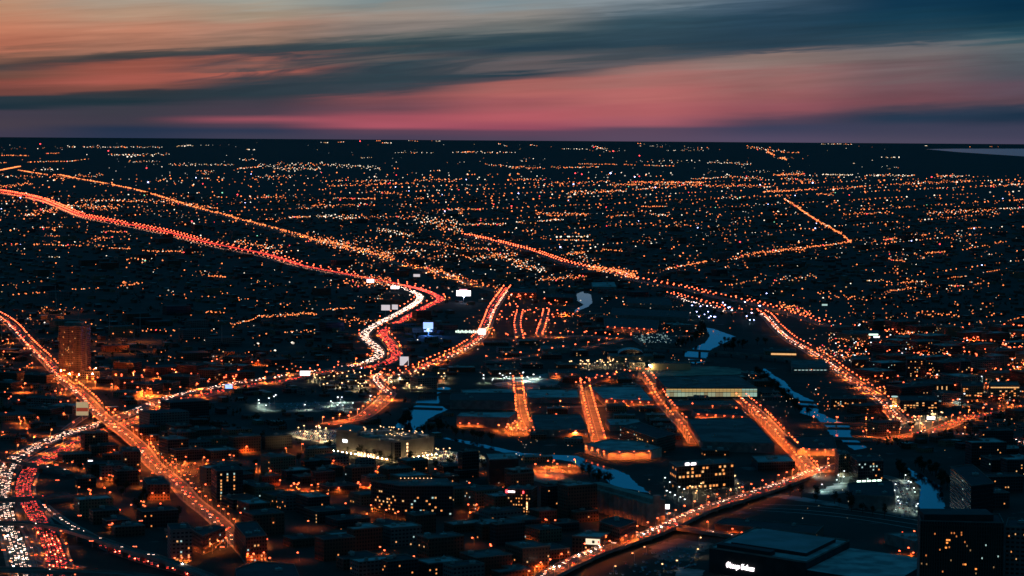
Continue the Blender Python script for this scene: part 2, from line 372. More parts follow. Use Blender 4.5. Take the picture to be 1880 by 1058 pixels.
def resample(pts, step):
    out = []; d = 0; nxt = 0
    for a, b in zip(pts, pts[1:]):
        l = (b-a).length
        while nxt <= d+l:
            t = (nxt-d)/l; out.append((a.lerp(b, t), (b-a).normalized(), nxt)); nxt += step(a.lerp(b, t)) if callable(step) else step
        d += l
    return out
def smooth(pts, k=4):
    """Catmull-Rom through the traced points"""
    if len(pts) < 3: return pts
    out = []; q = [pts[0]*2-pts[1]]+pts+[pts[-1]*2-pts[-2]]
    for i in range(1, len(q)-2):
        for j in range(k):
            t = j/k; a, b, c, d = q[i-1:i+3]
            out.append(.5*((2*b)+(c-a)*t+(2*a-5*b+4*c-d)*t*t+(3*b-a-3*c+d)*t**3))
    return out+[pts[-1]]
LAMPS = []; CARS = []
def ribbon(mb, pts, w, zoff=0, off=0, mi=0, drop=0):
    L_, R_ = [], []
    for i, p in enumerate(pts):
        a = pts[max(0, i-1)]; b = pts[min(len(pts)-1, i+1)]; d = (b-a); d.z = 0; d.normalize(); n = Vector((-d.y, d.x, 0))
        L_.append(p+n*(off+w/2)+Vector((0, 0, zoff))); R_.append(p+n*(off-w/2)+Vector((0, 0, zoff)))
    for i in range(len(pts)-1):
        mb.poly([L_[i], R_[i], R_[i+1], L_[i+1]], mi)
        if drop:
            dz = Vector((0, 0, drop))
            mb.poly([L_[i]-dz, L_[i], L_[i+1], L_[i+1]-dz], mi+1); mb.poly([R_[i], R_[i]-dz, R_[i+1]-dz, R_[i+1]], mi+1)
            mb.poly([L_[i+1]-dz, R_[i+1]-dz, R_[i]-dz, L_[i]-dz], mi+1)
def road(name, pxs, w, what, z=.3, kind='structure', lamps=None, cars=None, m=None, mark=True, deck=False, keep=True, kerb=True):
    """pxs: (x, y) or (x, y, height).  lamps = (spacing, offset, colour kind, energy, sides).  cars = list of (lane offset, spacing, +1 towards the end of the line/-1, fill)"""
    raw = [P(p[0], p[1], p[2] if len(p) > 2 else z) for p in pxs]
    far = min(p.y for p in raw) > 9000
    pts = smooth(raw, 3 if far else 5)
    mb = MB(); mats = [m or ASPH, CONC, E0]
    ribbon(mb, pts, w, 0, 0, 0, 2.2 if deck else 0)
    if kerb and not far and not deck:
        for s_ in (-1, 1): ribbon(mb, pts, 3.0, .14, s_*(w/2+1.5), 1)
    if mark and not far:
        for s_ in ((0,) if w < 22 else (-w/4, 0, w/4)): ribbon(mb, pts, .3, .06, s_, 2)
    o = mb.build(name, mats)
    if deck:
        tag(o, what[0], what[1]); 
        for s_ in (-1, 1): pm = MB(); ribbon(pm, pts, .45, 1.0, s_*(w/2-.25), 0, 1.0); pm.build('parapet', [CONC, CONC], o)
        acc = resample(pts, 34)
        for p, d, _ in acc[1:-1]:
            if p.z > 3:
                q = MB(); q.box(p.x, p.y, 0, p.z-2.2, w*.55, 2.0, atan2(d.y, d.x)+pi/2); q.build('pier', CONC, o)
    else: tag(o, what, None, None, kind)
    if keep: ROADS.append(([(p.x, p.y) for p in pts], w/2+(4 if not deck else 2)))
    rn = name if not deck else name
    if lamps:
        sp_, off, kd, en, sides = lamps; title = lamps_title.get(name, name)
        for side in sides:
            n = 0
            for p, d, s_ in resample(pts, sp_):
                if random.random() < .07: continue
                nrm = Vector((-d.y, d.x, 0)).normalized()*(off*side)
                pp = p+nrm
                n += 1
                LAMPS.append(dict(p=pp+d*random.uniform(-6, 6)+nrm*random.uniform(-.05, .05), d=-nrm, k=kd, e=en, r=what if isinstance(what, str) else what[0], side='left' if side > 0 else 'right', n=n))
    if cars:
        for li, (off, sp_, sgn, fill) in enumerate(cars):
            n = 0; s_ = random.uniform(0, 8)
            seq = resample(pts, 2.0); i = 0
            while i < len(seq):
                p, d, _ = seq[i]; dist = p.y
                qx, qy = pix(*p)
                if name == 'expressway': fl_ = (.62 if qy > 850 else .5 if qy > 770 else .22 if qy > 690 or (qy > 668 and qx < 640) else .5 if qy > 535 else (.8 if sgn > 0 else .3))*(1.25 if sgn > 0 and qy > 850 else .8 if sgn > 0 and qy > 670 else 1)*fill/.9
                else: fl_ = fill
                if random.random() < fl_:
                    n += 1; nrm = Vector((-d.y, d.x, 0)).normalized()
                    CARS.append(dict(p=p+nrm*(off+random.uniform(-.7, .7))+d*random.uniform(-3, 3), d=d*sgn, lane=li+1, n=n, r=what if isinstance(what, str) else what[0]))
                i += max(1, int(sp_*(.85+.4*random.random())*max(1, dist/5200)/2.0))
    return pts
E0 = mat('road_paint', (.5, .48, .42), (.25, .24, .2), .3)
lamps_title = {}
def lanes(offs, sp, sgn, fill=.9): return [(o, sp, sgn, fill) for o in offs]

# expressway: the traced lines run from the near end to the far end
XW = [(46,1075),(40,1045),(28,1000),(15,965),(8,935),(4,900),(10,870),(24,848),(56,826),(113,800),(180,779),(250,755),(306,731),(362,718),(421,706),(480,696),(547,687),(623,676),(674,665),(696,652),(690,638),(669,619),(680,603),(713,585),(751,565),(771,549),(764,539),(741,530),(700,520),(649,508),(585,498),(521,483),(480,471),(383,452),(306,432),(230,416),(153,401),(115,386),(77,371),(26,360),(-20,353)]
XR = [(113,1075),(110,1056),(99,1013),(85,980),(70,955),(54,928),(43,905),(46,882),(60,858),(99,836),(158,806),(195,790),(268,766),(319,742),(383,724),(434,713),(480,705),(521,700),(585,686),(649,678),(700,670),(727,655),(718,633),(703,613),(725,596),(751,581),(784,563),(808,549),(776,533),(725,521),(674,511),(623,501),(560,489),(521,477),(480,465),(383,446),(306,426),(230,411),(153,396),(115,381),(77,366),(26,355),(-20,348)]
road('expressway', XW, 21, 'inbound expressway full of headlights', .3, lamps=(lambda p: 44 if 3250 < p.y < 3980 else 75, 12.5, 'or', 24000, (1,)), cars=lanes((-7.2, -3.6, 0, 3.6, 7.2), 10.5, -1, .9))
road('expressway', XR, 22, 'outbound expressway full of red tail lights', .3, lamps=(lambda p: 40 if 3250 < p.y < 3980 else 80, 13, 'or', 26000, (1, -1)), cars=lanes((-7.4, -3.7, 0, 3.7, 7.4), 10.5, 1, .9))
road('expressway', [(78,1075),(66,1030),(48,985),(36,960),(26,925),(22,895),(30,868),(60,845),(105,822),(170,795)], 9, 'empty reversible lanes between the two carriageways', .3, cars=[(0, 70, -1, .5)])
# left boulevard
LB = [(-40,565,.4),(0,584,.4),(25,602,.4),(54,635,.4),(84,663,.4),(115,697,.4),(140,717,1),(165,740,5),(185,762,7.5),(215,785,7.5),(240,805,5),(262,826,1),(282,853,.4),(324,887,.4),(352,918,.4),(394,951,.4),(437,994,.4),(465,1025,.4),(500,1075,.4)]
road('avenue', LB, 17, 'wide orange boulevard crossing the expressway at left', .4, lamps=(32, 10.5, 'or', 11000, (1, -1)), cars=lanes((-4.5, -1.6), 34, 1, .42)+lanes((1.6, 4.5), 34, -1, .42))
# far straight avenue and continuation at the left
road('avenue', [(33,314),(84,322),(112,323),(143,330),(179,336),(230,346),(288,361),(357,383),(411,397),(434,404),(480,416),(511,424),(547,434),(572,442),(623,454),(680,468),(730,484),(790,500),(850,517),(900,532),(925,538)], 22, 'long straight avenue running to the far left horizon', .4, lamps=(lambda p: 52*max(1, p.y/9000)*random.choice((.6, 1, 1.5)), 9, 'far', 60000, (1, -1)))
road('avenue', [(-20,318),(0,314),(36,307)], 30, 'short bright road at the far left edge', .4, lamps=(55, 9, 'far', 0, (1, -1)))
# Elston-like avenue
road('avenue', [(853,433),(904,444),(950,456),(978,463),(1004,472),(1037,484)], 24, 'lamp lined avenue leading away beyond the junction', .4, lamps=(50, 11, 'mid', 50000, (1, -1)))
road('avenue', [(1037,484),(1080,494),(1131,502),(1157,513),(1208,523),(1259,532),(1323,548),(1348,551),(1374,557),(1420,569),(1470,583),(1520,600)], 22, 'orange avenue behind the wooded park', .4, lamps=(46, 11, 'mid', 30000, (1, -1)))
road('avenue', [(1231,543),(1272,555),(1310,564),(1338,574),(1375,574),(1405,580),(1425,602),(1451,625),(1477,640),(1515,663),(1543,684),(1579,709),(1617,735),(1642,762),(1660,775),(1690,778)], 20, 'slanting orange avenue at the right', .4, lamps=(40, 10, 'or', 12000, (1, -1)), cars=lanes((-4, 4), 24, 1, .6))
road('avenue', [(1586,803),(1625,805),(1662,801),(1700,794),(1718,790),(1752,777),(1794,764),(1850,757),(1900,752)], 20, 'orange avenue curving past the lower right river bend', .4, lamps=(34, 10, 'or', 14000, (1, -1)), cars=lanes((-4, 4), 18, 1, .7))
road('avenue', [(1690,792),(1740,796),(1790,799),(1850,806),(1900,818)], 12, 'side road lined with tail lights right of the bend', .4, lamps=(60, 8, 'or', 12000, (1,)), cars=lanes((-3, 3), 20, 1, .7))
# middle avenue up to the far junction
road('avenue', [(600,779),(630,774),(665,766),(690,748),(705,735),(714,722)], 20, 'broad orange curve beside the river', .4, lamps=(40, 11, 'or', 16000, (1, -1)), cars=lanes((-5, 5), 60, 1, .5))
road('avenue', [(714,722),(704,714),(693,703),(690,692),(700,686)], 16, 'short steep link road under the curve', .4, lamps=(36, 9, 'or', 14000, (1, -1)), cars=lanes((-3, 3), 14, -1, .8))
road('avenue', [(690,702),(725,690),(776,676),(802,663),(840,648),(878,623),(891,603),(904,570),(917,550),(932,529)], 20, 'bright avenue climbing to the far junction', .4, lamps=(36, 10, 'or', 22000, (1, -1)), cars=lanes((-5, -2), 40, -1, .8)+lanes((2, 5), 26, 1, .5))
# island streets
IL = (36, 8.5, 'or', 13000, (1, -1))
road('street', [(950,700),(953,730),(957,762),(968,790)], 15, 'first short orange street on the island', .4, lamps=IL)
road('street', [(1073,705),(1079,735),(1086,762),(1097,800),(1100,812)], 16, 'second orange street on the island', .4, lamps=IL)
road('street', [(1183,687),(1203,714),(1216,738),(1241,768),(1262,790),(1278,815)], 16, 'third orange street on the island', .4, lamps=IL)
road('street', [(1352,726),(1370,742),(1397,765),(1430,800),(1460,832),(1484,862),(1490,868)], 17, 'long fourth island street down to the bridge', .4, lamps=(30, 9, 'or', 14000, (1, -1)), cars=lanes((3,), 40, 1, .5))
road('street', [(1066,712),(1090,702),(1125,696),(1150,690),(1183,686)], 13, 'orange street at the top of the island', .4, lamps=IL)
road('street', [(1030,748),(1086,746),(1150,744),(1219,747),(1300,757),(1372,763)], 13, 'orange cross street on the island', .4, lamps=(42, 8, 'or', 15000, (1,)))
road('street', [(930,622),(1006,620),(1067,617),(1129,622)], 34, 'orange plaza road beside the rail yard', .4, lamps=(36, 12, 'or', 20000, (1, -1)))
road('street', [(900,663),(980,654),(1070,640),(1110,632),(1150,624),(1240,618),(1280,616)], 14, 'curved orange service road', .4, lamps=(50, 8, 'or', 16000, (1,)))
road('street', [(1195,687),(1240,676),(1290,672)], 10, 'narrow road along the gravel lot', .5, lamps=(60, 6, 'or', 12000, (1,)))
road('street', [(955,628),(950,600),(955,575)], 12, 'small far street of the factory blocks', .4, lamps=(60, 8, 'or', 20000, (1, -1)))
road('street', [(990,620),(998,596),(1003,575)], 12, 'second small far street of the factory blocks', .4, lamps=(50, 8, 'or', 22000, (1, -1)))
# bottom right avenue on its embankment
BA = [(970,1080,6),(1005,1056,6),(1095,1013,6),(1179,985,6),(1233,963,6),(1292,935,6),(1348,918,6),(1419,895,5),(1468,877,3),(1495,866,.5),(1560,850,.4)]
road('avenue_bridge', BA, 21, ('orange lit elevated avenue crossing the lower right of the city', 'elevated road'), deck=True, lamps=(30, 9.5, 'or', 14000, (1, -1)), cars=lanes((-6.5, -3), 26, 1, .6)+lanes((3, 6.5), 13, -1, .75))
road('ramp', [(1233,966,5.7),(1278,973,4.5),(1335,981,2.6),(1352,984,2.4)], 15, ('short orange ramp branching off the elevated avenue', 'ramp'), deck=True, lamps=(38, 6.5, 'or', 13000, (1,)), cars=lanes((-2, 2), 20, 1, .5))
road('street', [(1225,957),(1190,951),(1165,953),(1150,946)], 14, 'side street meeting the elevated avenue', .5, lamps=(36, 8, 'or', 14000, (1,)), cars=lanes((-3, 3), 12, 1, .7))
road('street', [(1490,868),(1530,866),(1600,872),(1640,880),(1660,905),(1668,950)], 9, 'dim access road to the car park', .4)
# overpasses in the lower left corner
OV = [([(-30,842,8),(20,846,8),(70,855,8),(112,862,8),(128,871,5)], 10, 'uppermost of the overpasses at the lower left corner'),
      ([(-30,918,8),(30,917,8),(60,914,8),(100,911,8),(135,909,6)], 14, 'short straight overpass in the middle of the lower left junction'),
      ([(-30,958,8),(20,960,8),(85,964,8),(141,977,9),(197,995,9),(240,1010,9),(282,1021,9),(345,1043,8),(400,1065,7)], 11, 'long curved flyover sweeping across the lower left corner'),
      ([(-30,1044,7),(60,1046,7),(141,1050,7),(225,1054,7),(300,1064,7),(380,1090,7)], 14, 'lowest overpass along the bottom edge at left')]
for p, w, lab in OV:
    road('overpass', p, w, (lab, 'overpass'), deck=True, cars=lanes((-2, 2), 55, 1, .5))
road('slip_road', [(60,1005),(66,1020),(88,1032),(115,1038),(152,1043)], 8, 'curling slip road between the carriageways', .5, cars=lanes((0,), 40, -1, .5))
road('slip_road', [(79,928),(100,945),(127,963),(150,975),(180,992)], 8, 'slip road leaving the outbound lanes', .5, cars=lanes((0,), 13, 1, .9))
road('slip_road', [(188,1003),(230,1020),(282,1037),(330,1050),(380,1066)], 9, 'slip road with a queue of red tail lights', .5, cars=lanes((-1.8, 1.8), 12, -1, .95))
road('slip_road', [(120,790),(140,775),(160,763),(178,758)], 8, 'orange ramp climbing to the boulevard bridge', .5)
for k, pp in enumerate(([(1385,932),(1480,937),(1580,948),(1690,964)], [(1390,937),(1480,943),(1580,954),(1680,971)], [(1400,926),(1500,930),(1600,942),(1700,958)])):
    road('railway_track', pp, 1.7, 'railway track in the dark yard behind the long brown depot', .4, m=METAL, mark=False, kerb=False, keep=False)
# rail viaduct
road('viaduct', [(1103,634,8),(1180,637,8),(1241,641,8),(1330,647,8),(1420,655,8),(1480,664,8)], 10, ('long low railway viaduct crossing the middle river', 'viaduct'), deck=True, mark=False)
for pts_, lab in (([(757,741,4),(812,743,4)], 'small dark bridge over the north branch with red lights'), ([(1455,736,4),(1512,740,4)], 'dark footbridge over the canal'),
                  ([(1490,777,4),(1600,779,4),(1640,783,4)], 'road bridge over the canal carrying lamps'), ([(1530,804,4),(1600,806,4)], 'lower road bridge over the canal beside the arches'),
                  ([(1245,663,4),(1310,661,4)], 'dark low bridge below the railway viaduct'), ([(755,716,4),(835,718,4)], 'upper bridge over the north branch')):
    road('river_bridge', pts_, 6, (lab, 'bridge'), deck=True, mark=False, lamps=(40, 4, 'or', 12000, (1, -1)) if 'lamps' in lab else None)

# lots
sheet('gravel_lot', [(1196,690),(1240,676),(1300,672),(1352,676),(1375,684),(1340,689),(1270,690),(1215,697)], SAND, .25)
sheet('parking_lot', [(520,798),(560,790),(640,788),(640,806),(612,818),(560,808)], SAND, .25)
sheet('parking_lot', [(612,818),(724,836),(800,826),(880,836),(900,846),(850,857),(790,852),(715,842),(610,822)], SAND, .27)
sheet('parking_lot', [(1640,884),(1668,880),(1690,950),(1640,945),(1565,932),(1610,920)], LOT, .25)
sheet('parking_lot', [(900,706),(1000,686),(1040,694),(1010,712),(960,716)], SNOWY, .2)
sheet('parking_lot', [(470,740),(640,738),(650,750),(560,758),(470,752)], LOT, .2)
sheet('snowy_lot', [(1485,906),(1545,885),(1565,890),(1560,905),(1510,909)], SNOWY, .2)
sheet('snowy_lot', [(1400,905),(1470,912),(1580,930),(1590,936),(1500,926),(1400,911)], SNOWY, .22)
sheet('snowy_lot', [(1190,1005),(1240,988),(1310,1000),(1260,1030),(1210,1030)], LOT, .22)
sheet('snowy_lot', [(1240,1040),(1290,1046),(1280,1070),(1235,1070)], SNOWY, .22)
sheet('snowy_lot', [(960,862),(1030,868),(1060,885),(1010,890),(970,880)], SAND, .22)
sheet('snowy_lot', [(1035,895),(1075,890),(1080,920),(1045,922)], SNOWY, .22)
sheet('snowy_lot', [(840,725),(930,718),(905,732),(860,735)], SNOWY, .22)
sheet('snowy_lot', [(1160,690),(1195,680),(1190,690),(1170,700)], SAND, .22)
sheet('gravel_lot', [(620,700),(700,694),(690,712),(600,716)], SAND, .22)

# ------------------------------------------------------------------ buildings
def seg(poly):
    return [(poly[i], poly[(i+1) % len(poly)]) for i in range(len(poly))]
def ccw(pts):
    n = len(pts)
    return pts if sum(pts[i][0]*pts[(i+1) % n][1]-pts[(i+1) % n][0]*pts[i][1] for i in range(n)) > 0 else pts[::-1]
PANES = {}
def pane(w, h, m):
    k = (w, h, m.name)
    if k not in PANES:
        b = MB(); b.box(0, 0, 0, h, w, .3); PANES[k] = b.mesh('pane', m)
    return PANES[k]
NWIN = [0]
def facing(a, b):
    """does the wall a -> b of a counter-clockwise footprint face the camera side of the city"""
    nx, ny = b[1]-a[1], -(b[0]-a[0]); mx, my = (a[0]+b[0])/2, (a[1]+b[1])/2
    return nx*(-mx)+ny*(-my) > 0
def add_window(root, a, b, u, z, w, h, m, name='window', out=.12):
    l = hypot(b[0]-a[0], b[1]-a[1]); dx, dy = (b[0]-a[0])/l, (b[1]-a[1])/l
    x, y = a[0]+dx*u+dy*out, a[1]+dy*u-dx*out; r = wloc(root)
    NWIN[0] += 1
    return inst(name, pane(w, h, m), (x-r.x, y-r.y, z-r.z), atan2(dy, dx), root)
def building(name, label, cat, roof, h, wallm, roofm, group=None, z0=0, parapet=.9, px=True, keep=True, units=2, seed=0, land=None):
    """roof: outline traced at the height of the roof, h in metres"""
    rnd = random.Random(seed or len(roof)*7+int(h*10))
    pts = ccw([(P(x, y, h).x, P(x, y, h).y) for x, y in roof] if px else list(roof))
    cx = sum(p[0] for p in pts)/len(pts); cy = sum(p[1] for p in pts)/len(pts)
    e = empty(name, (cx, cy, z0), label, cat, group)
    b = MB(); b.prism(pts, z0, h, 0, top=False); b.build('wall', wallm, e)
    def inset(k): return [(cx+(p[0]-cx)*k, cy+(p[1]-cy)*k) for p in pts]
    size = max(hypot(p[0]-cx, p[1]-cy) for p in pts); k = 1-.5/size
    q = MB(); q.poly([(p[0], p[1], h-.02) for p in inset(k)])
    if parapet:
        inn = inset(k)
        for i in range(len(pts)):
            j = (i+1) % len(pts)
            q.poly([(*pts[i], h), (*pts[j], h), (*pts[j], h+parapet), (*pts[i], h+parapet)], 1)
            q.poly([(*inn[j], h-.02), (*inn[i], h-.02), (*inn[i], h+parapet), (*inn[j], h+parapet)], 1)
            q.poly([(*pts[i], h+parapet), (*pts[j], h+parapet), (*inn[j], h+parapet), (*inn[i], h+parapet)], 1)
    r = q.build('roof', [roofm, CONC], e)
    for k_ in range(units):
        t = rnd.uniform(.1, .6); v = rnd.choice(pts); ux, uy = cx+(v[0]-cx)*t, cy+(v[1]-cy)*t
        s_ = min(size*.3, rnd.uniform(2.5, 6)); m_ = MB(); m_.box(ux, uy, h-.02, h+rnd.uniform(1.5, 3), s_, s_*.7, rnd.choice((0, .5)))
        m_.cyl(ux, uy, h+1, h+3.4, .5, 6); m_.build('rooftop_unit', METAL, r)
    if keep: KEEP.append(pts)
    if land: LANDMARKS[land] = (cx, cy)
    return e, pts
def rows(root, a, b, z0, flr, nfl, bay, w, h, lit, mats, rnd, name='window', most=100):
    l = hypot(b[0]-a[0], b[1]-a[1]); n = int(l/bay); c = [(i, j) for j in range(nfl) for i in range(n) if rnd.random() < lit]
    rnd.shuffle(c)
    for i, j in c[:most]: add_window(root, a, b, (i+.5)*bay+(l-n*bay)/2, z0+j*flr, w, h, rnd.choice(mats), name)
def edge(pts, which='front'):
    """the visible walls, left to right"""
    s_ = [(a, b) for a, b in seg(pts) if facing(a, b)]
    return sorted(s_, key=lambda e_: e_[0][0]/e_[0][1])
def rnd_(k): return random.Random(k)
def wide(pts): return max(edge(pts), key=lambda s_: abs(s_[1][0]/s_[1][1]-s_[0][0]/s_[0][1]))
WM = [E_WIN, E_WIN2, E_WIN, E_WINC]
def quad_px(p0, p1, depth, h):
    """roof outline from the two near roof corners (pixels at the roof level) and a depth in metres"""
    a, b = P(*p0, h), P(*p1, h); d = b-a; n = Vector((-d.y, d.x, 0)).normalized()*depth
    return [(a.x, a.y), (b.x, b.y), ((b+n).x, (b+n).y), ((a+n).x, (a+n).y)]

# tall slab block at the left
h = 80
a, b_, c = P(108, 600, h), P(148, 600, h), P(164, 597.5, h)
v1 = (a.x, a.y); v2 = (b_.x, b_.y); dd = Vector((b_.x-a.x, b_.y-a.y, 0)); nn_ = Vector((-dd.y, dd.x, 0)).normalized()
v3 = (b_.x+15.5, b_.y+30); v4 = (a.x+15.5, a.y+30)
v3 = (c.x, b_.y+42); v4 = (c.x-(b_.x-a.x), a.y+42)
TWF = facade('ribbed_pink_concrete', (.30, .17, .13), 2.4, 3.2, .45, .6)
e, pts = building('apartment_tower', 'tall pink-brown ribbed apartment tower standing alone beside the left boulevard', 'tower', [v1, v2, v3, v4], h, TWF, ROOFS[0], px=False, units=0, land='the tall pink-brown tower')
m_ = MB(); m_.box(sum(p[0] for p in pts)/4, sum(p[1] for p in pts)/4, h, h+6, 30, 26); m_.build('rooftop_unit', BLANK, e)
m_ = MB(); A, B = Vector((*v1, 0)), Vector((*v2, 0))
for i in range(18):
    q = A.lerp(B, i/17); m_.box(q.x, q.y-.35, 5, h, .6, .7)
for i in range(2):
    q = Vector((*v2, 0)).lerp(Vector((*v3, 0)), .45+.1*i); m_.box(q.x+.3, q.y, 5, h, .7, 3)
m_.build('fin', BLANK, e)
for i, j in ((.25, 70), (.62, 71), (.20, 62), (.42, 45), (.44, 42), (.38, 40), (.42, 37), (.6, 37), (.3, 42), (.75, 60), (.15, 33), (.52, 55), (.35, 17), (.5, 18), (.52, 15), (.6, 19), (.22, 50), (.7, 28)):
    add_window(e, v1, v2, (B-A).length*i, j, 1.3, 1.7, E_WIN if (i*100) % 3 else E_WIN2)
p_ = P(152, 688)
e2, _ = building('entrance_block', 'low bright-windowed entrance block at the foot of the pink-brown tower', 'building', quad_px((128, 676), (158, 678), 16, 7), 7, FAC['tan brick'], ROOFS[1], px=False)
ed = edge(_)
rows(e2, *ed[0], 2, 3, 2, 3, 2, 1.8, .95, [E_WIN], rnd_(3))
for x, y in ((118, 690), (133, 695), (150, 692), (160, 700), (172, 690), (165, 686), (175, 712), (142, 703)): LAMPS.append(dict(p=P(x, y), d=Vector((0, -1, 0)), k='or', e=26000, r='forecourt of the tall pink-brown tower', side='open', n=0, h=10))
for x, y in ((112, 694), (128, 700), (145, 702), (170, 700), (176, 690)): q = P(x, y); glow('tower_fill_light', (q.x, q.y, 12), ORC2, 26000, .8)  # bare point lights added to brighten the tower walls from below

# big grey hall with the lit roof parking (lower centre)
h = 24
pts_px = [(617, 798), (676, 800), (722, 812), (797, 802), (783, 793), (700, 786), (640, 788)]
MALL = mat('grey_hall_wall', (.16, .15, .14), (.12, .11, .1), .08)
fr = P(722, 813, h); lf = P(617, 797, h); rt = P(797, 803, h)
bk_ = (lf.x+(rt.x-fr.x), lf.y+(rt.y-fr.y))
e, pts = building('shopping_hall', 'huge grey windowless hall with brightly lit rooftop parking beside the river', 'hall', [(lf.x, lf.y), (fr.x, fr.y), (rt.x, rt.y), bk_], h, MALL, SAND, px=False, units=0, land='the huge grey hall', parapet=1.4)
lf_, fr_, rt_, bk2 = Vector((lf.x, lf.y, 0)), Vector((fr.x, fr.y, 0)), Vector((rt.x, rt.y, 0)), Vector((*bk_, 0))
def hall(u, v): return lf_.lerp(fr_, u).lerp(bk2.lerp(rt_, u), v)
for k in range(26):
    q = hall(random.uniform(.2, .97), random.uniform(.06, .94)); m_ = MB(); m_.box(q.x, q.y, h, h+random.uniform(1.5, 4), random.uniform(4, 16), random.uniform(3, 8), random.choice((.4, 1.97))); m_.build('rooftop_unit', METAL, e)
for k in range(34):
    q = hall(random.uniform(.1, .97), random.uniform(.05, .95)); m_ = MB(); m_.cyl(q.x, q.y, h, h+6, .15, 4); m_.ball((q.x, q.y, h+6.3), .75, .5, 1); m_.build('roof_lamp', [METAL, E_WW], e)
    if k % 2 == 0: spot('roof_lamp_light', (q.x, q.y, h+6), (1, .74, .42), 3500)
m_ = MB(); a0 = lf_.lerp(fr_, 0); a1 = lf_.lerp(fr_, .36)
m_.prism([(a0.x, a0.y), (a1.x, a1.y), (a1.x+8, a1.y+60), (a0.x+8, a0.y+60)], h+.02, h+6); m_.build('upper_storey', MALL, e)
l1 = (fr_-lf_).length

wall_left = ((lf.x, lf.y), (fr.x, fr.y)); wall_right = ((fr.x, fr.y), (rt.x, rt.y))
for k in range(6): add_window(e, *wall_left, l1*(.40+.055*k), .5, 3.6, 5.5, E_WW, 'lit_arch')
for k in range(3): add_window(e, *wall_left, l1*(.78+.06*k), .5, 5, 2.6, E_WIN2, 'shop_window')
add_window(e, *wall_left, l1*.16, 15, 9, 4, E_CW, 'sign_panel')
l2 = (rt_-fr_).length
add_window(e, *wall_right, l2*.10, 16, 5, 5, E_CW, 'sign_panel')
for k in range(5): add_window(e, *wall_right, l2*.34, 2+k*4.2, 2.4, 2.6, E_WW, 'stair_light')
m_ = MB(); q = fr_.lerp(rt_, .07); m_.box(q.x, q.y-1, 0, h, 12, 2, 0); m_.build('entrance_bay', FAC['dark'], e)
dl = (fr_-lf_).normalized(); nl = Vector((dl.y, -dl.x, 0)); dr = (rt_-fr_).normalized(); nr = Vector((dr.y, -dr.x, 0))
for k in range(13):
    q = lf_.lerp(fr_, (k+.5)/13)+nl*7; glow('wall_light', (q.x, q.y, 4), (1, .66, .27), 1300, .4)
for k in range(9):
    q = fr_.lerp(rt_, (k+.5)/9)+nr*8; glow('wall_light', (q.x, q.y, 4), (1, .66, .27), 1300, .4)
for k in range(7):
    q = fr_.lerp(rt_, (k+.5)/7)+nr*9; LAMPS.append(dict(p=Vector((q.x, q.y, 0)), d=-nr, k='ww', e=9000, r='right wall of the huge grey hall', side='', n=k+1, h=5))

# long glass fronted works on the island
h = 16
def along(e_, u): return (e_[0][0]+(e_[1][0]-e_[0][0])*u, e_[0][1]+(e_[1][1]-e_[0][1])*u)
GL = em('frosted_lit_glazing', (.7, .78, .5), .42, True); GLB = em('bright_lit_glazing', (.9, .6, .22), .55, True); GLV = [em('frosted_lit_glazing_b', (.8, .66, .36), .3, True), em('frosted_lit_glazing_c', (.6, .78, .55), .5, True)]; GLC = em('cool_lit_glazing', (.5, .8, .66), .55, True)
e, pts = building('glass_front_works', 'long low works with a glowing yellow and pale glass front on the island', 'factory', [(1205, 693), (1223, 713), (1390, 713), (1352, 689)], h, mat('dark_cladding', (.07, .07, .07), (.04, .04, .04), .1), ROOFS[1], units=14, land='the glass-fronted works', parapet=1.2)
fe = wide(pts); fl = hypot(fe[1][0]-fe[0][0], fe[1][1]-fe[0][1])
nb = 24; rg_ = random.Random(4)
for k in range(nb):
    u = fl*(k+.5)/nb; wd = round(fl/nb*.93, 2)
    lo = GL if k < 17 else (GLB if k < 20 else GLC)
    if 17 <= k < 20 and k % 2: lo = GLB
    add_window(e, *fe, u, 3.2, wd, 6.2, rg_.choice([lo, lo]+(GLV if lo is GL else [GL])), 'glass_panel'); add_window(e, *fe, u, 10.6, wd, 2.0, GLB if 3 < k < 20 else GL, 'glass_panel')
    add_window(e, *fe, u, 13.1, wd, 1.9, GLB if k < 20 else GLC, 'glass_panel')
# orange-lit river warehouse
h = 11
e, pts = building('river_warehouse', 'flat blue-roofed warehouse with orange floodlit walls by the river', 'warehouse', [(1073, 816), (1116, 829), (1196, 827), (1215, 823), (1178, 811), (1120, 808)], h, mat('pale_block_wall', (.5, .42, .34), (.36, .3, .24), .1), ROOFS[2], land='the orange floodlit warehouse', units=1)
W1 = [P(x, y, h) for x, y in ((1073, 816), (1116, 829), (1196, 827))]
for k in range(4):
    q = W1[0].lerp(W1[1], (k+.4)/4); t_ = (W1[1]-W1[0]).normalized(); n_ = Vector((t_.y, -t_.x, 0)); q = q+n_*2.2
    spot('wall_lamp_light', (q.x, q.y, h-1), ORC2, 5000, size=130); LAMPS.append(dict(p=Vector((q.x, q.y, 0)), d=-n_, k='or', e=0, r='river side of the orange floodlit warehouse', side='', n=k+1, h=9.5))
for k in range(6):
    q = W1[1].lerp(W1[2], (k+.5)/6); t_ = (W1[2]-W1[1]).normalized(); n_ = Vector((t_.y, -t_.x, 0)); q = q+n_*5
    spot('wall_lamp_light', (q.x, q.y, h), ORC2, 6500, size=150); LAMPS.append(dict(p=Vector((q.x, q.y, 0)), d=-n_, k='or', e=0, r='long wall of the orange floodlit warehouse', side='', n=k+1, h=10.5)) if k % 2 else None
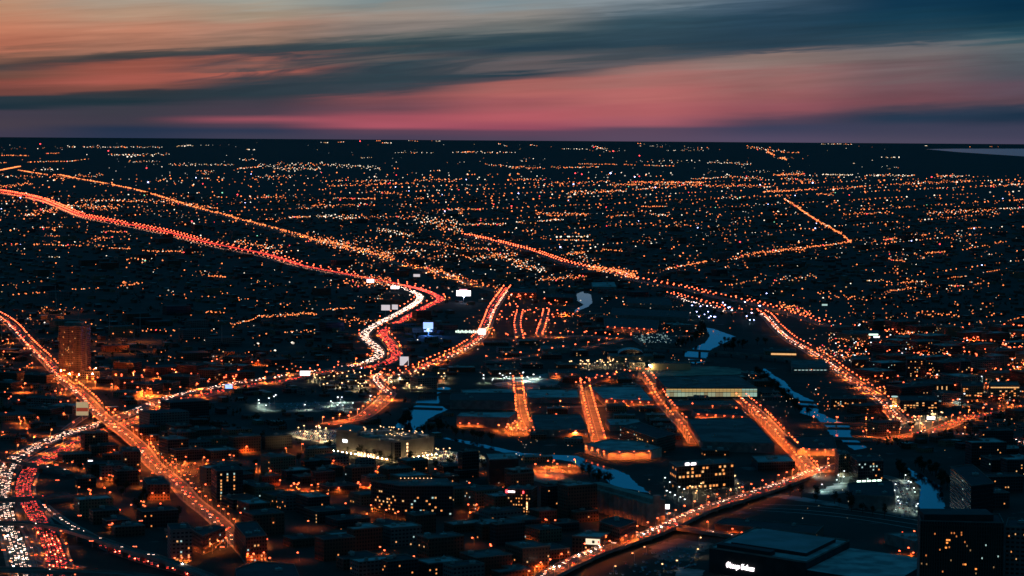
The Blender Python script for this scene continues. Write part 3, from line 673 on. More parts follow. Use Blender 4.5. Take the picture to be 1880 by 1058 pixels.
# office block with the white rooftop sign
h = 27
e, pts = building('office_block', 'dark six-storey office block with a white rooftop sign and rows of lit windows', 'office block', [(1229, 849), (1243, 858), (1348, 850), (1330, 842)], h, facade('dark_curtain_wall', (.045, .04, .035), 3.9, 4.2, .72, .72, (.02, .02, .022)), ROOFS[1], land='the office block with the white sign', units=4)
ev = edge(pts); fe = wide(pts); le = ev[0]; fl = hypot(fe[1][0]-fe[0][0], fe[1][1]-fe[0][1])
LITS = {5: (3, 5.6, 6.4, 9.4, 10.5, 12.2), 4: (2.0, 3.1, 5.4, 10.1), 3: (0.2, 1.0, 2.0, 3.0, 4.0, 4.7, 8.5, 9.4, 10.3), 0: (2.0, 3.0, 3.8, 5.0, 6.0, 7.2, 8, 8.7, 10.4), 1: (5.5,)}
for f_, us in LITS.items():
    for u in us: add_window(e, *fe, fl*(u+.5)/13.2, 1.6+f_*4.2, 2.8, 2.4, E_WIN if (f_+int(u)) % 3 else E_WIN2)
ll = hypot(le[1][0]-le[0][0], le[1][1]-le[0][1])
for f_, us in {5: (.5, .85), 3: (.2, .4, .6, .8), 0: (.5,)}.items():
    for u in us: add_window(e, *le, ll*u, 1.6+f_*4.2, 1.8, 2.4, E_WIN)
m_ = MB()
# two words of blocky letters, as they read from afar
def letters(mb, a, d, z, spec, hh, th=.4):
    x = 0
    for w, k in spec:
        if k: 
            c = a+d*(x+w/2); mb.box(c.x, c.y, z, z+hh*k, w*.84, th, atan2(d.y, d.x))
        x += w
dv = Vector((fe[1][0]-fe[0][0], fe[1][1]-fe[0][1], 0)).normalized(); ap = Vector((*along(fe, .14), 0))
letters(m_, ap, dv, h+1.0, [(1.5, 1), (1.4, 1), (1.5, 1), (1.3, 1), (2, 0), (1.3, .8), (1.1, 1), (1.2, .8), (1.0, 1), (1.3, .85), (1.2, .8)], 3.1)
m_.build('roof_sign', E_SIGN, e)
for k, (x, y) in enumerate(((1227, 893), (1235, 897), (1244, 902), (1253, 906), (1218, 885), (1221, 909), (1227, 912), (1236, 917), (1246, 921), (1254, 925))):
    LAMPS.append(dict(p=P(x, y), d=Vector((1, 0, 0)), k='wh', e=1500, r='pale path below the office block with the white sign', side='', n=k+1, h=5))
# grain silos row
h = 24
A, B = P(1082, 893, h), P(1200, 926, h)
e = empty('grain_silos', (A.x, A.y, 0), 'long row of round concrete grain silos in the lower centre', 'silos'); nS = 14; m_ = MB()
for k in range(nS):
    q = A.lerp(B, (k+.5)/nS); r_ = (B-A).length/nS/2*1.03
    m_ = MB(); m_.cyl(q.x, q.y, 0, h, r_, 14, 0, top=True); m_.build('silo', BLANK, e)
n_ = Vector((-(B-A).y, (B-A).x, 0)).normalized(); m_ = MB(); Q_ = [A+n_*2, B+n_*2, B+n_*14, A+n_*14]; m_.prism([(p.x, p.y) for p in Q_], 0, h+4, 0); m_.build('headhouse', BLANK, e)
KEEP.append([(p.x, p.y) for p in [A-n_*5, B-n_*5, B+n_*14, A+n_*14]]); LANDMARKS['the row of grain silos'] = (A.lerp(B, .5).x, A.lerp(B, .5).y)
m_ = MB(); q = B-n_*1; m_.cyl(q.x+4, q.y+3, 0, h+9, 4, 12); m_.build('silo', BLANK, e)
for k in range(5):
    q = A.lerp(B, (k+.5)/5)-n_*26; spot('yard_light', (q.x, q.y, 12), ORC, 7000, size=170)
# billboards and lit screens
def billboard(x, y, w, hh, base, m, label, name='billboard', a=0, extra=None, light=None):
    p = P(x, y+0, 0); D = P(x, base, 0); s_ = (Vector((0, 0, HC))-D).length/F; zc = max(3, (base-y)*s_); W_, H_ = w*s_, hh*s_
    e = empty(name, (D.x, D.y, 0), label, 'billboard')
    b = MB(); b.cyl(D.x, D.y+.8, 0, zc, .5, 8)
    b.build('post', METAL, e)
    b = MB(); b.box(D.x, D.y+.55, zc-H_/2-.4, zc+H_/2+.4, W_+.8, .5, a, bottom=True); fr = b.build('frame', METAL, e)
    b = MB(); b.box(D.x+sin(a)*.0, D.y+.1, zc-H_/2, zc+H_/2, W_, .3, a, bottom=True); b.build('screen', m, e)
    if extra: extra(e, D, zc, W_, H_, s_)
    if light: glow('screen_spill', (D.x, D.y-3, max(2, zc-H_/2-2)), *light)
    return e
billboard(786, 598, 18, 12, 616, E_BLUE, 'blue-white led screen standing in the dark left of the bright avenue', light=((.08, .25, 1), 60000), extra=lambda e, D, z, w, h_, s_: (lambda b: (b.box(D.x, D.y, z-h_*.95, z-h_*.72, w*.84, .3, bottom=True), b.build('ticker', E_BLUE, e)))(MB()))
billboard(851, 538.5, 26, 10, 556, E_SIGN, 'large white illuminated billboard near the far junction', light=((.5, .6, 1), 9000), extra=lambda e, D, z, w, h_, s_: (lambda b: (b.box(D.x-w*.02, D.y, z+h_*.53, z+h_*.72, w*.54, .3, bottom=True), b.build('top_strip', em('pink_sign_glow', (1, .3, .35), 2.5), e)))(MB()))
billboard(560, 685.5, 18, 8, 702, E_SIGN, 'small white billboard beside the expressway left of the curve')
PST = em('dim_poster_white', (.8, .72, .75), .8); PSD = em('dark_poster_part', (.12, .08, .1), .35)
billboard(742, 663, 16, 16, 692, PST, 'tall poster billboard with a grey picture below the avenue', extra=lambda e, D, z, w, h_, s_: (lambda b: (b.poly([(D.x-w*.1, D.y-.12, z-h_*.48), (D.x+w*.45, D.y-.12, z-h_*.48), (D.x+w*.45, D.y-.12, z+h_*.1)]), b.build('picture', PSD, e)))(MB()))
billboard(708, 565, 16, 10, 580, PST, 'left of two white panels beside the expressway bend')
billboard(725, 564, 11, 9, 578, PST, 'right of two white panels beside the expressway bend')
billboard(680, 516, 13, 6, 524, E_SIGN, 'white sign on the upper edge of the far expressway')
billboard(725, 528, 15, 5, 536, E_SIGN, 'white and red sign where the expressway starts to bend')
billboard(765, 506, 12, 5, 514, PST, 'pale billboard beyond the expressway bend')
billboard(885, 609, 14, 12, 628, em('pinkish_sign_glow', (1, .7, .66), 1.6), 'bright square sign at the end of the lit gantry on the avenue', extra=lambda e, D, z, w, h_, s_: (lambda b: ([b.box(D.x-s_*(8+k*3.6), D.y, z-h_*.25+(k % 3)*.4, z+h_*.22-(k % 2)*1.2, s_*2.4, .4, bottom=True) for k in range(12)], b.build('gantry_letters', em('greenish_sign_glow', (.8, 1, .85), 1.5), e)))(MB()))
billboard(420, 710, 13, 7, 728, E_BLUE, 'small blue-white panel over the expressway')
CRM = em('cream_poster', (.95, .7, .38), .42); CRR = em('red_poster_stripe', (.5, .07, .04), .5)
billboard(151, 751, 22, 24, 772, CRM, 'large cream and red poster billboard left of the boulevard bridge', extra=lambda e, D, z, w, h_, s_: (lambda b: (b.box(D.x, D.y-.12, z-h_*.2, z+h_*.08, w*.96, .1, bottom=True), b.build('picture', CRR, e), spot('poster_light', (D.x, D.y-8, z-h_), (1, .8, .5), 4000)))(MB()))
billboard(126, 753, 14, 15, 770, mat('dull_poster', (.16, .09, .07)), 'unlit brown poster board left of the cream one')
billboard(1218, 930.5, 22, 8, 941, E_SIGN, 'long white illuminated billboard at the right end of the grain silos', light=((1, .95, .9), 5000))
billboard(166, 850, 8, 9, 868, E_SIGN, 'small white lit panel among the dark roofs at lower left')
billboard(181, 920, 10, 9, 940, em('pale_green_panel', (.5, .85, .75), .9), 'pale green lit panel at lower left')
billboard(1709, 768, 14, 5, 778, E_SIGN, 'white sign on the petrol station roof near the river bend')
billboard(1514, 560, 10, 3, 566, E_WINC, 'small pale sign beyond the wooded park')


# lit drum tower
D = P(1642, 748); e = empty('lit_drum', (D.x, D.y, 0), 'glowing yellow round tower beside the slanting avenue at right', 'tower'); s_ = D.length/F
m_ = MB(); m_.cyl(D.x, D.y, 0, 18*s_, 5.4*s_, 16); m_.build('wall', mat('cream_render', (.65, .5, .32), (.5, .38, .24), .1), e)
m_ = MB(); m_.cyl(D.x, D.y, 19*s_, 20.5*s_, 5.9*s_, 16); m_.build('rim', E_WINC, e); LANDMARKS['the glowing round tower'] = (D.x, D.y); KEEP.append([(D.x-9, D.y-9), (D.x+9, D.y-9), (D.x+9, D.y+9), (D.x-9, D.y+9)])
for k in (-1, 0, 1): glow('foot_light', (D.x+k*6, D.y-11, 3), (1, .5, .16), 2200, .4)

# newspaper works with the lettered sign, bottom right
h = 22
BLKW = mat('black_cladding', (.035, .038, .04), (.022, .024, .026), .1)
near_l = P(1228, 1016, h); 
roofp = [(1277, 1003), (1388, 969), (1545, 985), (1612, 1003), (1600, 1090), (1350, 1090)]
# footprint: front wall faces the lower left
c0, c1 = P(1302, 1007, h), P(1480, 1034, h); c3 = P(1388, 970, h); c2 = Vector((c1.x+(c3.x-c0.x), c1.y+(c3.y-c0.y), h))
e, pts = building('newspaper_works', 'huge black newspaper printing works with lettered sign and blue roof, bottom right', 'printing works', [(c0.x, c0.y), (c1.x, c1.y), (c2.x, c2.y), (c3.x, c3.y)], h, BLKW, ROOFS[2], px=False, units=0, land='the newspaper printing works', parapet=1.6)
v0, v1, v2, v3 = [Vector((p.x, p.y, 0)) for p in (c0, c1, c2, c3)]
dF = (v1-v0).normalized(); nF = Vector((dF.y, -dF.x, 0)); dS = (v3-v0).normalized()
def pw(u, v): return v0.lerp(v1, u).lerp(v3.lerp(v2, u), v)
m_ = MB(); m_.prism([(p.x, p.y) for p in (pw(.06, .04), pw(.62, .04), pw(.62, .14), pw(.06, .14))], h, h+4); m_.build('rooftop_unit', BLKW, e)
m_ = MB(); m_.prism([(p.x, p.y) for p in (pw(.12, .22), pw(.9, .22), pw(.9, .9), pw(.12, .9))], h, h+3.2, 0, 1); m_.build('upper_roof', [BLKW, mat('roof_white_membrane', (.26, .27, .3), (.18, .19, .2), .03)], e)
m_ = MB(); m_.prism([(p.x, p.y) for p in (v1+dF*.6, v1+dF*90, v2+dF*90, v2+dF*.6)], 0, h-6, 0, 1); m_.build('lower_wing', [BLKW, ROOFS[2]], e)
KEEP.append([(p.x, p.y) for p in (v0+nF*3, v1+nF*3+dF*90, v2+dF*90, v3)])
# broad-pen blackletter built from nib strokes; the sign hangs on the front of the lower wing
PEN = Vector((.17, .13))
GLY = {
 'C': (1.02, [[(.75,.98),(.45,1.05),(.12,.8),(.08,.35),(.35,0),(.8,.12)], [(.42,.9),(.42,.15)], [(.75,.98),(.85,.8)], [(.6,.75),(.6,.3)]]),
 'T': (1.02, [[(.02,.85),(.3,1.02),(.65,.9),(.95,1.05)], [(.3,.85),(.08,.55),(.1,.2),(.4,0),(.8,.15),(.85,.5),(.6,.75)], [(.45,.85),(.45,.15)]]),
 'h': (.62, [[(.08,1.05),(.08,.02)], [(.08,.5),(.35,.66),(.45,.5),(.45,.1),(.36,-.08)]]),
 'i': (.34, [[(.02,.58),(.12,.62),(.12,.06),(.24,.0)], [(.1,.85),(.16,.9)]]),
 'c': (.5, [[(.4,.6),(.22,.66),(.08,.5),(.08,.12),(.22,0),(.42,.1)]]),
 'a': (.58, [[(.06,.56),(.26,.66),(.38,.5),(.38,.06),(.48,0)], [(.38,.38),(.08,.28),(.08,.06),(.26,0),(.38,.1)]]),
 'g': (.56, [[(.4,.62),(.2,.66),(.06,.5),(.06,.15),(.2,.02),(.38,.12)], [(.38,.62),(.38,-.12),(.22,-.3),(.02,-.2)]]),
 'o': (.56, [[(.24,.66),(.07,.5),(.07,.12),(.24,0),(.4,.14),(.4,.5),(.24,.66)]]),
 'r': (.46, [[(.02,.58),(.12,.62),(.12,.04)], [(.12,.5),(.28,.66),(.4,.56)]]),
 'b': (.58, [[(.1,1.05),(.1,.08),(.26,0),(.42,.14),(.42,.48),(.28,.64),(.1,.5)]]),
 'u': (.6, [[(.02,.6),(.11,.64),(.11,.12),(.24,0),(.4,.12)], [(.4,.64),(.4,.06),(.52,0)]]),
 'n': (.6, [[(.02,.6),(.1,.64),(.1,.0)], [(.1,.5),(.3,.66),(.4,.52),(.4,.06),(.5,0)]]),
 'e': (.52, [[(.08,.34),(.4,.44),(.26,.66),(.08,.5),(.08,.12),(.22,0),(.42,.1)]]), ' ': (.42, [])}
def hull2(ps):
    ps = sorted(set((round(p.x, 4), round(p.y, 4)) for p in ps)); out = []
    for q in (ps, ps[::-1]):
        h_ = []
        for p in q:
            while len(h_) > 1 and (h_[-1][0]-h_[-2][0])*(p[1]-h_[-2][1])-(h_[-1][1]-h_[-2][1])*(p[0]-h_[-2][0]) <= 0: h_.pop()
            h_.append(p)
        out += h_[:-1]
    return out
sc_ = 4.6; Lw = (v1-v0).length; tt = 0
for k in range(400):                     # where along the front wall the sign begins
    q = v0+dF*(Lw*k/400)
    if pix(q.x, q.y, 11)[0] > 1333: tt = Lw*k/400; break
org = v0+dF*tt+nF*.1; zz_ = [z*.1 for z in range(20, 200) if pix(org.x, org.y, z*.1)[1] > 1041.5]
zb = zz_[-1] if zz_ else 9; tw = sum(GLY[c][0] for c in 'Chicago Tribune')
for k in range(400):
    q = v0+dF*(Lw*k/400)
    if pix(q.x, q.y, 11)[0] > 1385: break
SW = (Lw*k/400-tt)/tw; xx = 0; m_ = MB(); kz = 0
for ch in 'Chicago Tribune':
    wd, st = GLY[ch]
    for s__ in st:
        for (ax, ay), (bx, by) in zip(s__, s__[1:]):
            hp = hull2([Vector((ax, ay)), Vector((ax, ay))+PEN, Vector((bx, by)), Vector((bx, by))+PEN])
            kz += 1; o_ = .5+.003*kz
            fr_pts = [org+dF*((xx+p[0])*SW)+nF*o_+Vector((0, 0, zb+p[1]*sc_)) for p in hp]; bk_pts = [p-nF*o_ for p in fr_pts]
            m_.poly(fr_pts)
            for i in range(len(hp)): j = (i+1) % len(hp); m_.poly([fr_pts[i], bk_pts[i], bk_pts[j], fr_pts[j]])
    xx += wd
sg = m_.build('lettering', E_SIGN, e)
# long low hall behind it
e, pts = building('long_depot', 'long low brown depot with a lit open end behind the newspaper works', 'depot', [(1312, 962), (1330, 951), (1512, 966), (1497, 981)], 9, mat('brown_cladding', (.16, .1, .07), (.12, .075, .055), .1), ROOFS[3], land='the long brown depot', units=2)
add_window(e, edge(pts)[-1][0], edge(pts)[-1][1], 5, 1, 7, 6, GLB, 'open_end') 
for x, y in ((1336, 975), (1345, 978), (1362, 985), (1350, 962)): LAMPS.append(dict(p=P(x, y+6), d=Vector((0, 1, 0)), k='or', e=12000, r='front of the long brown depot', side='', n=int(x), h=7))

# the dark ribbed tower in the lower right corner
h = 92; q0 = quad_px((1690, 957), (1843, 961), 45, h)
TW2 = facade('dark_ribbed_tower', (.06, .055, .05), 2.2, 3.3, .5, .65)
e, pts = building('dark_tower', 'dark ribbed tower block with scattered orange windows in the lower right corner', 'tower', q0, h, TW2, ROOFS[3], px=False, units=0, land='the dark corner tower')
m_ = MB(); cx, cy = wloc(e).x, wloc(e).y; m_.box(cx-4, cy, h, h+5, 56, 30); m_.build('rooftop_unit', BLKW, e)
q9 = quad_px((1846, 968), (1910, 971), 45, 86)
e9, _ = building('dark_block', 'dark slab at the right edge joined close behind the ribbed corner tower', 'tower', q9, 86, FAC['grey concrete'], ROOFS[3], px=False, units=1)
A, B = Vector((*q0[0], 0)), Vector((*q0[1], 0)); m_ = MB(); nv = 34
for i in range(nv+1): q = A.lerp(B, i/nv); m_.box(q.x, q.y-.3, 3, h-2, .5, .6)
m_.build('fin', mat('dark_fin', (.09, .075, .065)), e)
rr = rnd_(21); SC_ = (B-A).length
for px_, py_, mm_ in ((1716, 981, 0), (1746, 979, 0), (1751, 979, 0), (1764, 978, 0), (1764, 982, 0), (1738, 992, 1), (1742, 992, 1), (1738, 997, 1), (1736, 1006, 1), (1725, 1010, 0), (1742, 1005, 0), (1770, 995, 0), (1774, 1002, 2), (1700, 1021, 0), (1701, 1037, 2), (1688+4, 1036, 2), (1767, 1036, 0), (1771, 1036, 1), (1790, 1044, 1), (1801, 1024, 3), (1745, 1029, 2), (1755, 985, 0), (1780, 1010, 2), (1790, 1052, 2), (1730, 1050, 0), (1860, 978, 0), (1850, 989, 1), (1841, 996, 0), (1874, 986, 1), (1854, 1018, 1), (1862, 1031, 4), (1830, 1020, 3), (1822, 1040, 2), (1808, 1000, 3)):
    d = cf*F+cr*(px_-940)+cu*(529-py_); t = A.y/d.y; zz = HC+d.z*t; u = (Vector((d.x*t, A.y, 0))-A).length
    if px_ > 1846: add_window(e9, q9[0], q9[1], (px_-1846)*.5+1, min(zz, 80), .8, 1.2, E_WIN if mm_ % 2 else E_WIN2)
    elif 4 < zz < h-3 and px_ < 1841: add_window(e, q0[0], q0[1], u, zz, .9+.6*(mm_ == 1), 1.3, (em('dim_orange_room', (1, .3, .08), .7), em('orange_room', (1, .3, .06), 1.6), em('dim_room', (.8, .45, .2), .35), E_WINC, E_RED)[mm_], out=.5)
# curved dark block with white balcony edges
h = 62
cp = [P(1745, 858, h), P(1755, 866, h), P(1766, 876, h), P(1776, 886, h), P(1783, 893, h)]
bkp = [p+Vector((26, 20, 0)) for p in cp[::-1]]
LN = facade('curved_dark_glass', (.03, .035, .04), 60, 4.1, .99, .8, (.015, .02, .025))
e, pts = building('curved_block', 'dark curved block with thin pale floor edges beside the river at right', 'apartment block', [(p.x, p.y) for p in cp+bkp], h, LN, ROOFS[3], px=False, units=1, land='the curved dark block')
m_ = MB()
for k in range(14):
    z = 5+k*4.1
    for a_, b__ in zip(cp, cp[1:]): m_.bar((a_.x-.2, a_.y-.2, z), (b__.x-.2, b__.y-.2, z), .32)
m_.build('balcony_edge', mat('pale_concrete_edge', (.5, .5, .48)), e)
ev = edge(pts)
for u, z in ((.2, 58), (.6, 50), (.8, 40), (.5, 22)): add_window(e, *ev[len(ev)//2], 4+6*u, z, 2, 1.6, E_WINC)
# hotel with red and white sign
e, pts = building('hotel', 'red brick hotel with red and white lit sign on its top edge', 'hotel', quad_px((930, 898), (976, 900), 26, 30), 30, FAC['red brick'], ROOFS[1], px=False, land='the hotel with the red sign')
fe = wide(pts); fl = hypot(fe[1][0]-fe[0][0], fe[1][1]-fe[0][1])
dv = Vector((fe[1][0]-fe[0][0], fe[1][1]-fe[0][1], 0)).normalized(); ap = Vector((*fe[0], 0))
m_ = MB(); letters(m_, ap+dv*1.6+Vector((dv.y, -dv.x, 0))*.4, dv, 26.5, [(1.1, .8), (1.1, .8), (1.1, .8), (1, .8), (1.1, 1), (1, .8), (1.1, .8)], 2.3); m_.build('sign_letters', E_SIGN, e)
m_ = MB(); p = ap+dv*.2+Vector((dv.y, -dv.x, 0))*.6; m_.box(p.x, p.y, 26, 29.2, 2.2, .5, atan2(dv.y, dv.x)); p = ap+dv*18; m_.box(p.x, p.y-.6, 26, 28.6, 1.6, .5); m_.build('sign_disc', E_RED, e)
rows(e, *fe, 3, 3.4, 7, 2.8, 1.1, 1.4, .35, [E_WIN, E_WIN, E_WIN2], rnd_(9))
add_window(e, *fe, fl*.82, 9, 1.3, 8, E_WW, 'lit_stairwell')
# residential mid-rises, lower centre
e, pts = building('apartment_block', 'broad dark apartment block with a lamp row on its roof terrace in the lower centre', 'apartment block', [(741-60, 884), (735, 893), (832, 893), (820, 879)], 32, FAC['dark'], ROOFS[1], land='the roof-terrace apartment block', units=3)
rows(e, *wide(pts), 2, 3.4, 8, 3.1, 1.9, 1.7, .12, [E_WIN, E_WIN2, E_WIN, E_WINC], rnd_(12)); 
rows(e, *edge(pts)[0], 2, 3.4, 8, 3.1, 1.9, 1.7, .15, [E_WIN, E_WIN2], rnd_(14))
for k in range(9):
    q = P(736+k*7.0, 883, 32); m_ = MB(); m_.cyl(q.x, q.y, 32, 34.5, .12, 4); m_.ball((q.x, q.y, 34.8), .55, .5, 1); m_.build('terrace_lamp', [METAL, E_WW], e)
e, pts = building('apartment_block', 'tall dark block with cool white window columns right of the boulevard', 'apartment block', [(388, 858), (398, 866), (446, 863), (436, 854)], 34, FAC['dark'], ROOFS[3], land='the block with cool window columns', units=2)
fe = wide(pts)
for u in (.12, .36, .62): rows(e, along(fe, u), along(fe, u+.09), 3, 3.3, 9, 2.6, 1.6, 1.9, .75, [E_WIN2, E_WINC, E_WIN], rnd_(int(u*100)))
e, pts = building('mural_building', 'three-storey brick corner building with a white floodlit mural beside the elevated avenue', 'building', [(1050, 985), (1102, 988), (1122, 979), (1075, 977)], 15, FAC['brown brick'], ROOFS[2], land='the mural building', units=2)
fe = wide(pts); fl = hypot(fe[1][0]-fe[0][0], fe[1][1]-fe[0][1])
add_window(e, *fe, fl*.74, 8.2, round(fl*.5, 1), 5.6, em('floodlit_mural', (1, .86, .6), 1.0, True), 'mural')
add_window(e, *fe, fl*.76, 9.6, 2.4, 2.6, mat('mural_dark_figure', (.03, .03, .03)), 'mural_figure', out=.3)
add_window(e, *fe, fl*.95, 10, 1.4, 2, em('mural_red', (1, .1, .06), 1.0), 'mural_mark', out=.3)
for u in (.5, .72, .78): add_window(e, *fe, fl*u, 4.2, 1.6, 1.5, E_WIN2)
e, pts = building('arcade_building', 'brick building with tall orange-lit arches next to the elevated avenue', 'building', [(1100, 958), (1139, 970), (1168, 958), (1130, 949)], 22, FAC['brown brick'], ROOFS[3], land='the arcade building', units=2)
fe = edge(pts)[-1]; fl = hypot(fe[1][0]-fe[0][0], fe[1][1]-fe[0][1]); m_ = MB(); d_ = Vector((fe[1][0]-fe[0][0], fe[1][1]-fe[0][1], 0)).normalized(); n_ = Vector((d_.y, -d_.x, 0))
for k in range(9):
    p = Vector((*along(fe, (k+.5)/9), 0))+n_*.5; m_ = MB(); m_.box(p.x, p.y, 0, 14, 1.3, 1.0, atan2(d_.y, d_.x)); m_.build('pilaster', mat('pale_stone', (.5, .4, .3)), e)
    if k % 2: p = Vector((*along(fe, (k+.5)/9), 0))+n_*4; spot('wall_lamp_light', (p.x, p.y, 9), ORC2, 6000)
# arched-roof station hall
D = P(1159, 662); s_ = D.length/F
e, pts = building('arched_hall', 'hall with a pale blue arched roof and lit columns in the middle distance', 'hall', quad_px((1122, 655), (1200, 655), 60, 10), 10, mat('buff_wall', (.25, .22, .15)), ROOFS[1], px=False, land='the arched hall', units=3)
m_ = MB(); r_ = 23*s_
for k in range(10):
    a0, a1 = pi*k/10, pi*(k+1)/10
    m_.poly([(D.x-r_*cos(a0), D.y+8, 10+sin(a0)*9), (D.x-r_*cos(a0), D.y+50, 10+sin(a0)*9), (D.x-r_*cos(a1), D.y+50, 10+sin(a1)*9), (D.x-r_*cos(a1), D.y+8, 10+sin(a1)*9)])
    m_.poly([(D.x-r_*cos(a0), D.y+8, 10), (D.x-r_*cos(a1), D.y+8, 10), (D.x-r_*cos(a1), D.y+8, 10+sin(a1)*9), (D.x-r_*cos(a0), D.y+8, 10+sin(a0)*9)], 1)
m_.build('arched_roof', [mat('pale_blue_roof', (.5, .55, .6)), FAC['dark']], e)
fe = edge(pts)[0]
for u in (.3, .34, .5, .53, .56, .59, .62, .65, .78, .82, .12, .9): add_window(e, *fe, hypot(fe[1][0]-fe[0][0], fe[1][1]-fe[0][1])*u, 1.5, 2.2, 5.5 if .45 < u < .7 else 3, E_WIN2 if .45 < u < .7 else E_WIN)
e, pts = building('yellow_hall', 'low yellow-lit hall right of the arched hall', 'hall', quad_px((1196, 668), (1268, 668), 34, 11), 11, mat('cream_hall_wall', (.5, .42, .25), (.4, .33, .2), .05), ROOFS[1], px=False, land='the low yellow-lit hall')
fe = edge(pts)[0]
for k in range(6): p = along(fe, (k+.5)/6); glow('wall_light', (p[0], p[1]-7, 6), (1, .7, .3), 5500, .4)
